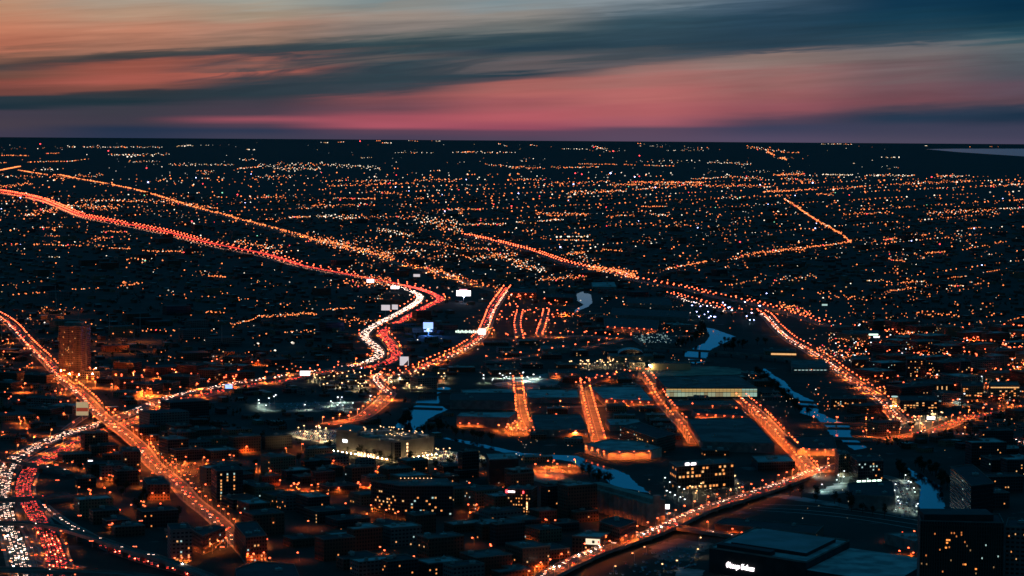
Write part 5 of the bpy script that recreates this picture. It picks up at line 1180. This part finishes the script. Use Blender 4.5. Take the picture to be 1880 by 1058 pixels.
for nm_, poly in (('in the bright car park left of the huge grey hall', [(520,798),(560,790),(636,789),(612,816),(560,808)]), ('in the bright car park right of the huge grey hall', [(724,838),(800,828),(880,838),(896,846),(850,856),(790,851)])):
    k = 0
    zg = [P(x, y) for x, y in poly]
    while k < 15:
        u, v = random.random(), random.random(); x = random.uniform(min(p.x for p in zg), max(p.x for p in zg)); y = random.uniform(min(p.y for p in zg), max(p.y for p in zg))
        if pip(x, y, [(p.x, p.y) for p in zg]): k += 1; LAMPS.append(dict(p=Vector((x, y, 0)), d=Vector((0, -1, 0)), k='ww', e=11000, r=nm_, side='loose', n=k, h=8))
EMK = {'or': E_OR, 'mid': E_ORF, 'far': E_ORF, 'ww': E_WW, 'wh': E_CW, 'bw': E_BL}
COK = {'or': ORC, 'mid': ORC, 'far': ORC2, 'ww': (1, .72, .38), 'wh': GWC, 'bw': (.5, .6, 1)}
seen = set()
for l in LAMPS: l['D'] = l['p'].length; l['in'] = -30 < pix(*l['p'])[0] < 1910 and pix(*l['p'])[1] < 1070
vis = sorted([l for l in LAMPS if l['in'] and l['D'] < 5200], key=lambda l: l['D'])
ind = set(id(l) for l in vis[:296])
LM = {}
def lamp_mesh(k, h):
    q = (k, h)
    if q not in LM:
        b = MB(); b.cyl(0, 0, 0, h, .14, 5, 0, .09); b.bar((0, 0, h-.1), (1.8, 0, h+.25), .07, 4); b.box(1.9, 0, h+.25, h+.45, 1.0, .5, 0, 0, None, True)
        c = MB(); c.ball((1.9, 0, h-.12), .88, .7); LM[q] = (b.mesh('pole', METAL), c.mesh('lamp', EMK[k]))  # oversized globe, lens bloom built into its shape
    return LM[q]
st = MB(); MIDX = {'or': 1, 'mid': 1, 'far': 2, 'ww': 3, 'wh': 4, 'bw': 5}
lcount = {}
for l in LAMPS:
    h = l.get('h', 9); p = l['p']; a = atan2(l['d'].y, l['d'].x); D_ = l['D']
    if id(l) in ind:
        key = (l['r'], l['side']); lcount[key] = lcount.get(key, 0)+1; n_ = nth(lcount[key]); side = l['side']
        colr_ = {'or': 'orange', 'ww': 'warm white', 'wh': 'white', 'bw': 'bluish', 'mid': 'orange', 'far': 'orange'}[l['k']]
        r_ = ' '.join(l['r'].split()[:9])
        if side in ('left', 'right'): lab = n_+' '+colr_+' lamp from one end, '+side+' kerb, '+r_
        else: lab = n_+' '+colr_+' lamp '+('of the ' if not r_.startswith(('in', 'on', 'be', 'ar')) else '')+r_
        lab = ' '.join(lab.split()[:16])
        pm, hm_ = lamp_mesh(l['k'], h); o = inst('street_lamp', pm, p, a); tag(o, lab, 'street lamp', 'street lamps near enough to tell apart')
        inst('lamp', hm_, (0, 0, 0), 0, o)
    else:
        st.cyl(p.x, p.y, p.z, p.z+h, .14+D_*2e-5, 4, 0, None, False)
        r_ = max(.6, .84*(D_/2600)**(.9 if l['k'] in ('far', 'mid') else .78))*(random.choice((.45, .6, .8, .95, 1.15)) if l['k'] == 'far' else random.uniform(.8, 1.12)); st.ball((p.x+cos(a)*1.5, p.y+sin(a)*1.5, p.z+h), r_, r_*.8, MIDX[l['k']])  # globe swells with distance, glare around the lamp put into its size
    if l['e'] and l['in'] and (D_ < 6500 or l['k'] in ('mid', 'far')):
        if D_ > 3500 and (l['n'] % 2): continue
        if D_ > 9000 and (l['n'] % 4): continue
        en = l['e']*random.choice((.35, .7, 1, 1, 1.4))
        spot('street_lamp_light', (p.x+cos(a)*1.9, p.y+sin(a)*1.9, p.z+h-.7), COK[l['k']], round(en*(1+1.8*(D_ > 3500))*(1+(D_ > 9000)*2)), size=160)
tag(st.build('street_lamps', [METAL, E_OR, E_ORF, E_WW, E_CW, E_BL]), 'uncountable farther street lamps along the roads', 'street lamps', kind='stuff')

# ------------------------------------------------------------------ cars
PAINT = [mat('car_paint_silver', (.4, .4, .42), None, .5, .35, spec=.6), mat('car_paint_black', (.02, .02, .022), None, .5, .3, spec=.6), mat('car_paint_white', (.7, .7, .7), None, .5, .35), mat('car_paint_red', (.3, .03, .03), None, .5, .35), mat('car_paint_blue', (.04, .07, .2), None, .5, .35)]
GLASS = mat('car_glass', (.015, .018, .02), None, .5, .1, spec=.7)
def car_mesh(paint):
    b = MB(); prof = [(-2.2, .45), (-2.25, .95), (-1.4, 1.0), (-.9, 1.45), (.5, 1.48), (1.2, 1.02), (2.1, .88), (2.25, .45)]
    n = len(prof)
    for s_ in (-1, 1):
        pts = [(x, s_*(.9 if z < 1.1 else .72), z) for x, z in prof]; b.poly(pts if s_ < 0 else pts[::-1])
    for i in range(n):
        (x0, z0), (x1, z1) = prof[i], prof[(i+1) % n]; w0, w1 = (.9 if z0 < 1.1 else .72), (.9 if z1 < 1.1 else .72)
        b.poly([(x0, w0, z0), (x1, w1, z1), (x1, -w1, z1), (x0, -w0, z0)][::-1], 1 if i in (2, 4) else 0)
    for x in (-1.4, 1.4):
        for s_ in (-1, 1): b.bar((x, s_*.7, .34), (x, s_*.92, .34), .34, 8, 2)
    return b.mesh('car', [paint, GLASS, RUBBER])
CM = [car_mesh(p) for p in PAINT]; CN = ['silver', 'black', 'white', 'red', 'blue']
def lightmesh(x, y, r, m):
    b = MB(); b.ball((x, y, .72), r, r*.8); return b.mesh('light', m)
HL = [lightmesh(2.25, s_*.68, .24, E_HEAD) for s_ in (-1, 1)]; TL = [lightmesh(-2.25, s_*.68, .24, E_TAIL) for s_ in (-1, 1)]
for c in CARS: c['D'] = c['p'].length; q = pix(*c['p']); c['in'] = -15 < q[0] < 1895 and q[1] < 1062
vis = sorted([c for c in CARS if c['in']], key=lambda c: c['D']); indc = set(id(c) for c in vis[:296])
LANE = 'first second third fourth fifth sixth'.split(); sc = MB(); ccount = {}
for c in CARS:
    if not c['in']: continue
    p, d = c['p'], c['d']; a = atan2(d.y, d.x); D_ = c['D']; toward = d.y*p.y+d.x*p.x < 0
    if id(c) in indc:
        key = (c['r'], c['lane']); ccount[key] = ccount.get(key, 0)+1
        i = random.choices(range(5), (3, 4, 3, 1, 1))[0]; r_ = ' '.join(c['r'].split()[:8])
        lab = nth(ccount[key])+' car up the '+LANE[c['lane']-1]+' lane, '+r_
        o = inst('car', CM[i], (p.x, p.y, p.z+.03), a); tag(o, ' '.join(lab.split()[:16]), 'car', 'cars near enough to tell apart')
        if toward:
            for m_ in HL: inst('headlight', m_, (0, 0, 0), 0, o)
            if ccount[key] % 4 == 0: q = glow('headlight_beam', (3.6, 0, .8), (1, .8, .62), 420, .3, o)
        else:
            for m_ in TL: inst('taillight', m_, (0, 0, 0), 0, o)
            if ccount[key] % 4 == 0: q = glow('taillight_wash', (-3.2, 0, .9), (1, .06, .03), 260, .3, o)
    else:
        s_ = 1 if toward else -1; r_ = .33*max(1, (D_/2900)**.85)*(1.35 if D_ > 6000 and not toward else 1)*random.uniform(.7, 1.25); nrm = Vector((-d.y, d.x, 0)).normalized()
        if D_ < 6000: sc.box(p.x, p.y, p.z+.3, p.z+1.3, 4.2, 1.7, a, 4)
        far_ = D_ > 6300
        for q in ((-.7, .7) if D_ < 6300 else (0,)):
            w = p+nrm*q+d*(2.3*s_); sc.octa((w.x, w.y, p.z+.8), r_, r_*.8, (0 if toward else 1)+(2 if far_ else 0))
tag(sc.build('distant_traffic', [E_HEAD, E_TAIL, E_HEADF, E_TAILF, PAINT[1]]), 'uncountable farther cars on the expressway and avenues', 'cars', kind='stuff')
# parked cars of the car parks
pk = []
def park(poly, n, where, sep=6):
    zg = [(P(x, y).x, P(x, y).y) for x, y in poly]; x0, y0 = min(p[0] for p in zg), min(p[1] for p in zg); k = 0; x1, y1 = max(p[0] for p in zg), max(p[1] for p in zg); t = 0
    while k < n and t < n*20:
        t += 1; x = x0+round(random.uniform(0, x1-x0)/2.8)*2.8; y = y0+round(random.uniform(0, y1-y0)/sep)*sep
        if pip(x, y, zg) and not any(pip(x, y, kk_) for kk_ in KEEP[6:12]): k += 1; pk.append((x, y))
park([(520,798),(560,790),(640,788),(640,806),(612,818),(560,808)], 260, 'a'); park([(724,838),(800,828),(880,838),(896,846),(850,856),(790,851)], 230, 'b'); park([(1640,884),(1668,880),(1690,950),(1640,945),(1565,932),(1610,920)], 110, 'c')
park([(470,740),(640,738),(650,750),(560,758)], 90, 'd')
park([(1110,1058),(1200,1008),(1290,1003),(1270,1060)], 70, 'e'); park([(1250,884),(1360,878),(1372,905),(1290,918)], 50, 'f'); park([(280,850),(380,852),(400,890),(340,905)], 60, 'g')
pm = MB()
for x, y in set(pk):
    i = random.randrange(5); pm.box(x, y, .5, 1.1, 1.8, 4.3, 0, i); pm.box(x, y, 1.1, 1.6, 1.5, 2.2, 0, 5)
tag(pm.build('parked_cars', PAINT+[GLASS]), 'massed parked cars on the lit car parks', 'cars', kind='stuff')

# ------------------------------------------------------------------ far city lights
fl = MB(); rf = random.Random(99)
FM = [E_ORF, E_ORD, E_WF, E_BL, E_RED, E_WIN2, em('dim_far_white', (1, .85, .7), .7), em('green_signal', (.3, 1, .6), 1.6)]
def dot(x, y, z, k, s=1.0):
    D_ = hypot(x, y); r = s*.76*(D_/2600)**.93; fl.octa((x, y, z), r, r*.85, k)  # radius grows with distance, so each dot includes its glare
def kind(rw=.12):
    t = rf.random()
    return 2 if t < rw*.6 else 6 if t < rw else 3 if t < rw+.012 else 4 if t < rw+.022 else 7 if t < rw+.03 else (1 if t < .62 else 0)
def vn(x, y, s):
    def hsh(i, j): return random.Random(i*7919+j*104729+s).random()
    i, j = math.floor(x), math.floor(y); u, v = x-i, y-j; u = u*u*(3-2*u); v = v*v*(3-2*v)
    return (hsh(i, j)*(1-u)+hsh(i+1, j)*u)*(1-v)+(hsh(i, j+1)*(1-u)+hsh(i+1, j+1)*u)*v
a30 = radians(30)
def street_dots(k, row0, row1, step, spacing, keepf, ang, u0=-30000, u1=60000, big=1):
    pass
NF = 0
row = -14000
while row < 26000:
    major = round(row/100) % 8 == 0; row_step = 100
    keep0 = (1.0 if major else .36)
    if rf.random() < (1.0 if major else .62):
        u = 0
        while u < 30000:
            # rows run along the street direction 30 degrees right of the view
            x, y = u*sin(a30)-row*cos(a30), u*cos(a30)+row*sin(a30)
            u += (38 if major else 58)*rf.uniform(.7, 1.5)*max(1, y/9000)
            if y < 3500 or y > 26000 or abs(x) > .225*y: continue
            px_, py_ = pix(x, y)
            c = vn(x/700+50, y/700+50, 1); c2 = vn(x/2600+9, y/2600+9, 2)
            ys = 356-.018*px_ if px_ < 1100 else 336-.04*(px_-1100)/3
            dens = .14 if py_ < ys-22 else .4 if py_ < ys else 1.15 if py_ < 470 else .62 if 470 <= py_ < 520 else .36 if py_ >= 520 else .8 if py_ > 312 else .5
            if px_ < 620 and py_ > 470: dens *= .55
            if 1550 < px_ and py_ > 470: dens *= .9
            if 830 < px_ < 1450 and py_ > 560: dens *= .15
            if rf.random() > keep0*dens*max(0, (c*.75+c2*.6-.22))*1.75: continue
            if rf.random() < (.35 if not major else .1): continue
            if near_road(x, y, 6) or blocked(x, y, 2): continue
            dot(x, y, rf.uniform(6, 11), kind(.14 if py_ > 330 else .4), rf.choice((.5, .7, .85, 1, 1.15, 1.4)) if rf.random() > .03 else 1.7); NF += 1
    row += row_step
# brighter strings and clusters seen in the photograph: (x0, y0, x1, y1, number, white share, vertical spread px, size)
CL = [(0,286,12,286,4,.2,.5,1),(15,286,52,287,16,.1,.6,1),(84,283,108,282,10,.1,.6,1),(50,299,130,297,26,.1,.6,1),(130,297,162,293,10,.3,.6,1),(0,300,14,300,6,.1,.5,1),(75,313,105,312,7,1,.6,1.1),
 (125,269,140,271,6,.9,1,1),(150,271,300,271,50,.6,1.5,.9),(200,286,310,284,46,.7,2.5,1),(235,289,252,288,4,1,.5,1.7),(235,298,288,298,22,.8,1.5,.8),(325,269,354,268,18,.9,1.2,1),(370,267,390,267,5,1,.4,.6),(452,275,470,276,6,1,.8,1.3),(440,295,470,295,12,.7,2,.9),(310,304,430,304,46,.8,2,.8),(436,311,480,307,22,.4,1.2,.9),(360,315,395,317,14,.4,2,.8),(372,329,384,329,5,.5,.5,1),
 (590,262,605,263,5,1,.5,1.2),(620,262,632,261,6,.4,.4,1),(690,259,698,259,4,.3,.4,1.2),(702,263,718,263,8,.5,.5,1.2),(738,258,768,260,9,.4,.5,.9),(790,259,812,260,6,.9,.7,.8),(914,263,930,269,6,.6,1,.9),(832,280,945,281,34,.7,1.5,1),(850,280,870,279,10,.3,.6,1.1),(720,281,800,281,16,.9,.8,.7),
 (470,304,600,303,60,.6,4,.9),(500,310,590,312,60,.8,3,.9),(600,303,700,310,50,.9,4,.9),(660,291,685,290,8,.8,.5,.8),(720,306,730,312,4,.6,3,.9),(470,325,540,325,26,.4,3,.8),(610,333,710,334,26,.3,2.5,.8),(690,333,720,333,8,.9,.6,.9),(790,315,812,315,7,.3,1,.9),(890,303,952,309,24,.3,2,.9),(760,333,850,332,34,.2,3,.9),(604,344,760,338,44,.1,1.2,.95),
 (470,365,520,364,14,.1,1,1),(610,366,690,368,30,.05,1,1.05),(760,366,800,371,18,.1,2,1),(570,380,680,378,34,.1,1.5,1),(680,351,740,360,22,.1,3,.9),
 (580,398,660,404,60,.8,4,1.0),(530,402,570,401,26,.4,1.5,1),(660,400,760,401,30,.2,3,1),(760,405,840,412,70,.6,9,1.1),(800,388,890,386,34,.1,2,1.0),(840,388,850,400,14,.3,6,1),(845,415,930,414,36,.5,2,1),(800,420,850,425,40,.5,5,1),(690,425,760,435,44,.7,5,1),
 (973,266,988,269,6,.6,1,1),(1030,274,1080,274,14,.8,.8,.8),(1087,269,1115,275,18,.5,2,1),(1172,264,1182,265,4,.4,.5,1.1),(1220,277,1295,277,14,.9,.5,.6),(1060,302,1135,303,34,.1,.8,.9),(1015,309,1100,308,30,.2,1.5,.9),(940,308,1000,310,22,.2,2.5,.9),(1180,305,1240,306,24,.3,.8,.9),(1145,303,1165,304,8,.2,.8,.9),(1165,298,1290,296,20,.8,2,.8),(1300,299,1380,302,36,.6,2.5,.8),(1370,270,1440,279,34,.5,3,1.1),(1407,279,1422,287,14,.3,2,1.4),(1432,290,1445,294,10,.4,1.5,1.5),(1440,280,1468,281,10,.2,.6,1),
 (1505,265,1565,265,24,.8,.8,.8),(1620,290,1655,290,9,1,.8,1),(1562,301,1572,301,3,1,.3,1),(1622,262,1640,263,5,.4,1,.9),(1698,268,1702,268,3,.9,.3,.9),(1780,270,1860,270,4,.4,.5,.9),
 (940,331,1000,332,26,.3,2,.9),(1005,338,1120,335,34,.1,2,.9),(1120,342,1180,341,26,.1,1.5,.9),(1160,336,1290,337,90,.1,1.5,.95),(1200,340,1420,345,110,.15,3,.95),(1270,330,1330,327,30,.4,1.5,.9),(1330,325,1400,330,34,.5,2.5,.9),(1165,351,1210,346,20,.1,1,.9),(1040,357,1150,353,60,.5,3,1),(1040,365,1060,357,4,1,1,1.8),
 (1420,323,1478,321,50,.1,1.5,.9),(1440,330,1500,335,36,.3,3,.9),(1510,322,1565,323,34,1,1,1),(1590,323,1680,324,40,.6,1.5,1),(1720,325,1770,325,26,.4,1.5,1),(1400,354,1450,352,40,.1,1.5,1),(1450,352,1500,349,26,.1,1,.95),(1520,350,1590,344,30,.05,.8,.95),(1500,358,1530,360,20,.1,2,.9),(1640,340,1780,332,60,.1,3,.9),(1790,345,1880,340,26,.3,2.5,.9),(1700,395,1830,388,70,.2,4,1),(1835,386,1880,385,20,.8,1.5,1),(1860,371,1880,367,10,.1,1,1),(1550,395,1640,393,34,.1,3,1),
 (1440,368,1456,378,22,.1,1.5,1.1),(1456,378,1500,408,90,.05,1.5,1.15),(1500,408,1545,433,70,.05,1.8,1.15),(1548,436,1562,448,24,.05,2,1.2),(1562,448,1500,457,34,.05,1.5,1.2),(1500,457,1400,468,70,.05,3,1.15),(1400,466,1340,480,30,.05,3,1.15),(1225,498,1300,484,34,.1,1.5,1.15),(1622,444,1702,435,40,.05,1.5,1.1),(1697,469,1735,467,18,.05,1.5,1.2),(1775,423,1800,421,10,.1,1,1),(1764,463,1850,447,22,.05,1,1.05),(1630,480,1660,484,12,.05,2,1.1),(1800,507,1838,500,12,.05,.8,1.1),(1745,515,1775,512,9,.2,.8,1.1),
 (985,394,1080,398,60,.1,3,1),(947,412,1035,406,46,.6,1.5,1),(1018,439,1085,438,12,1,1.2,1.7),(1020,444,1085,446,24,.4,1,1),(1110,400,1160,398,16,.3,2,1),(1175,382,1225,382,18,.05,1,1.05),(1195,396,1230,399,16,.8,2,.9),(1040,470,1080,466,34,.2,3,1.1),(1100,463,1145,464,14,.05,2,1.1),(940,490,1000,500,60,.5,7,1.1),(1080,495,1170,510,150,.2,7,1.2),(990,520,1080,512,60,.15,4,1.15),(900,470,960,490,40,.4,6,1.1),
 (430,445,520,465,60,.35,6,1.1),(560,440,640,455,90,.15,8,1.15),(600,450,720,475,110,.25,8,1.1),(700,470,780,465,40,.4,4,1.1),(740,450,830,455,24,.1,4,1.2),(780,495,850,520,70,.3,7,1.15),(860,480,950,470,60,.4,5,1.05),(840,460,910,462,30,.2,3,1.1),
 (45,398,110,385,60,.15,6,1.1),(110,380,220,385,90,.15,5,1.1),(150,370,300,372,60,.2,3,1),(300,372,400,385,50,.1,3,1),(0,372,100,371,18,.3,2,.9),(0,345,60,338,40,.1,3,.95),(0,325,120,326,40,.1,3,.9),(100,330,190,322,40,.2,4,.9),(70,421,110,422,10,.05,.8,1.1),(20,452,150,456,30,.05,1.5,1.15),(165,443,210,440,16,.05,1.5,1.1),(200,460,240,461,16,.1,.8,1.1),(80,437,120,438,10,.05,1,1.1),(190,428,235,430,18,.05,1.5,1.1),(260,465,370,467,34,.1,1.5,1.1),
 (85,477,110,477,6,1,1,1.1),(210,482,280,480,10,.2,1.5,1.2),(240,479,256,479,4,.8,1,1.8),(20,547,110,541,16,.05,1.5,1.2),(135,537,180,535,8,.05,1,1.2),(215,532,260,525,14,.1,1.5,1.25),(225,524,232,526,3,.1,1,2.4),(380,512,412,513,10,.05,2,1.35),(375,580,410,580,12,.05,2,1.2),(430,602,470,592,16,.05,2,1.2),(200,618,330,612,22,.1,2.5,1.2),(300,540,470,560,16,.1,12,1.1),(470,588,580,582,60,.05,3,1.15),(600,575,650,572,18,.05,2,1.2),(520,620,580,612,16,.3,5,1.15),(536,637,538,638,2,1,.5,2.6),(472,638,474,639,2,1,.5,2),(504,651,506,652,2,1,.5,2),(620,590,680,600,30,.1,6,1.1),(630,525,740,530,60,.1,6,1.15),(650,512,720,520,30,.2,3,1.1),
 (1650,525,1700,522,18,.1,1.5,1.2),(1625,542,1680,534,22,.1,2,1.1),(1420,520,1500,512,30,.3,6,1.1),(1590,522,1620,520,10,.3,1.5,1.1),(1740,530,1770,530,14,.3,1.5,1.15),(1500,545,1590,555,22,.1,7,1.15),(1680,580,1760,585,26,.05,4,1.3),(1850,596,1880,588,10,.05,1,1.2),(1430,565,1490,583,50,.1,5,1.2),(1330,530,1372,524,10,.05,1,1.3),(1520,625,1680,640,110,.3,12,1.0),(1655,615,1720,635,90,.15,7,1.05),(1500,650,1600,670,90,.3,12,1.0),(1700,660,1760,680,26,.1,7,1),(1560,745,1600,700,10,.1,5,1),(1800,640,1880,670,50,.1,10,1.05)]
for x0, y0, x1, y1, n, wsh, sy, sz in CL:
    for i in range(n):
        t = (i+rf.uniform(-.4, 1.4))/n; x_, y_ = x0+(x1-x0)*t, y0+(y1-y0)*t+rf.gauss(0, sy*.55)
        if y_ < 258+.0069*(x_-940)+2: continue
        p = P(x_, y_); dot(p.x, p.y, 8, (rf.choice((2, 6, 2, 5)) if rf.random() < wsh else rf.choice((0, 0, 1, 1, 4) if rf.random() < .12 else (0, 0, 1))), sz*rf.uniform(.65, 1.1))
for x0, y0, x1, y1, n, wsh, s_ in ((0,480,640,690,330,.2,1), (1100,470,1880,620,430,.2,1), (640,430,1100,560,420,.35,1.05), (830,560,1240,700,110,.4,.8), (930,700,1480,850,240,.5,.6), (1240,905,1640,965,26,.7,.5), (830,560,1300,700,160,.45,.6), (1480,780,1880,860,60,.5,.6), (1480,600,1880,800,260,.35,.85), (0,265,1880,330,330,.6,.7), (0,262,1880,275,70,.8,.6),
                                 (480,830,1000,1050,70,.5,.6), (100,810,450,960,50,.3,.7), (0,360,1880,480,900,.25,.85), (1150,860,1640,960,40,.7,.55)):
    cx_ = [(rf.uniform(x0, x1), rf.uniform(y0, y1)) for _ in range(max(4, n//14))]
    for i in range(n):
        if rf.random() < .7: q = rf.choice(cx_); x_, y_ = q[0]+rf.gauss(0, 22), q[1]+rf.gauss(0, max(1.5, (y_mid := (q[1]-250))*.018))
        else: x_, y_ = rf.uniform(x0, x1), rf.uniform(y0, y1)
        if not (x0 < x_ < x1 and y0 < y_ < y1) or y_ < 262+.0069*(x_-940)+2: continue
        if y_ < 330 and x_ > 1650: continue
        p = P(x_, y_)
        if p.y < 9000 and (blocked_lamp(p.x, p.y)): continue
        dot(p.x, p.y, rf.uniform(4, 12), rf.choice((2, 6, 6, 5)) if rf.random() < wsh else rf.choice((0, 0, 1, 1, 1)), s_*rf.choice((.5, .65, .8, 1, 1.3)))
for x_, y_ in ((269, 316), (74, 267), (199, 281), (661, 261), (1126, 281), (1174, 290), (1056, 326), (1068, 328), (436, 370), (939, 393), (1725, 470)):
    p = P(x_, y_); dot(p.x, p.y, 40, 4, 1.4)
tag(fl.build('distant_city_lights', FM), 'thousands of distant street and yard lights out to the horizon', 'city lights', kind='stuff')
print('far dots', NF, 'lamps', len(LAMPS), 'cars', len(CARS), 'gen', len(GEN), 'win', NWIN[0], 'trees', len(TREES), 'lights', sum(o.type == 'LIGHT' for o in bpy.data.objects), 'objects', len(bpy.data.objects))
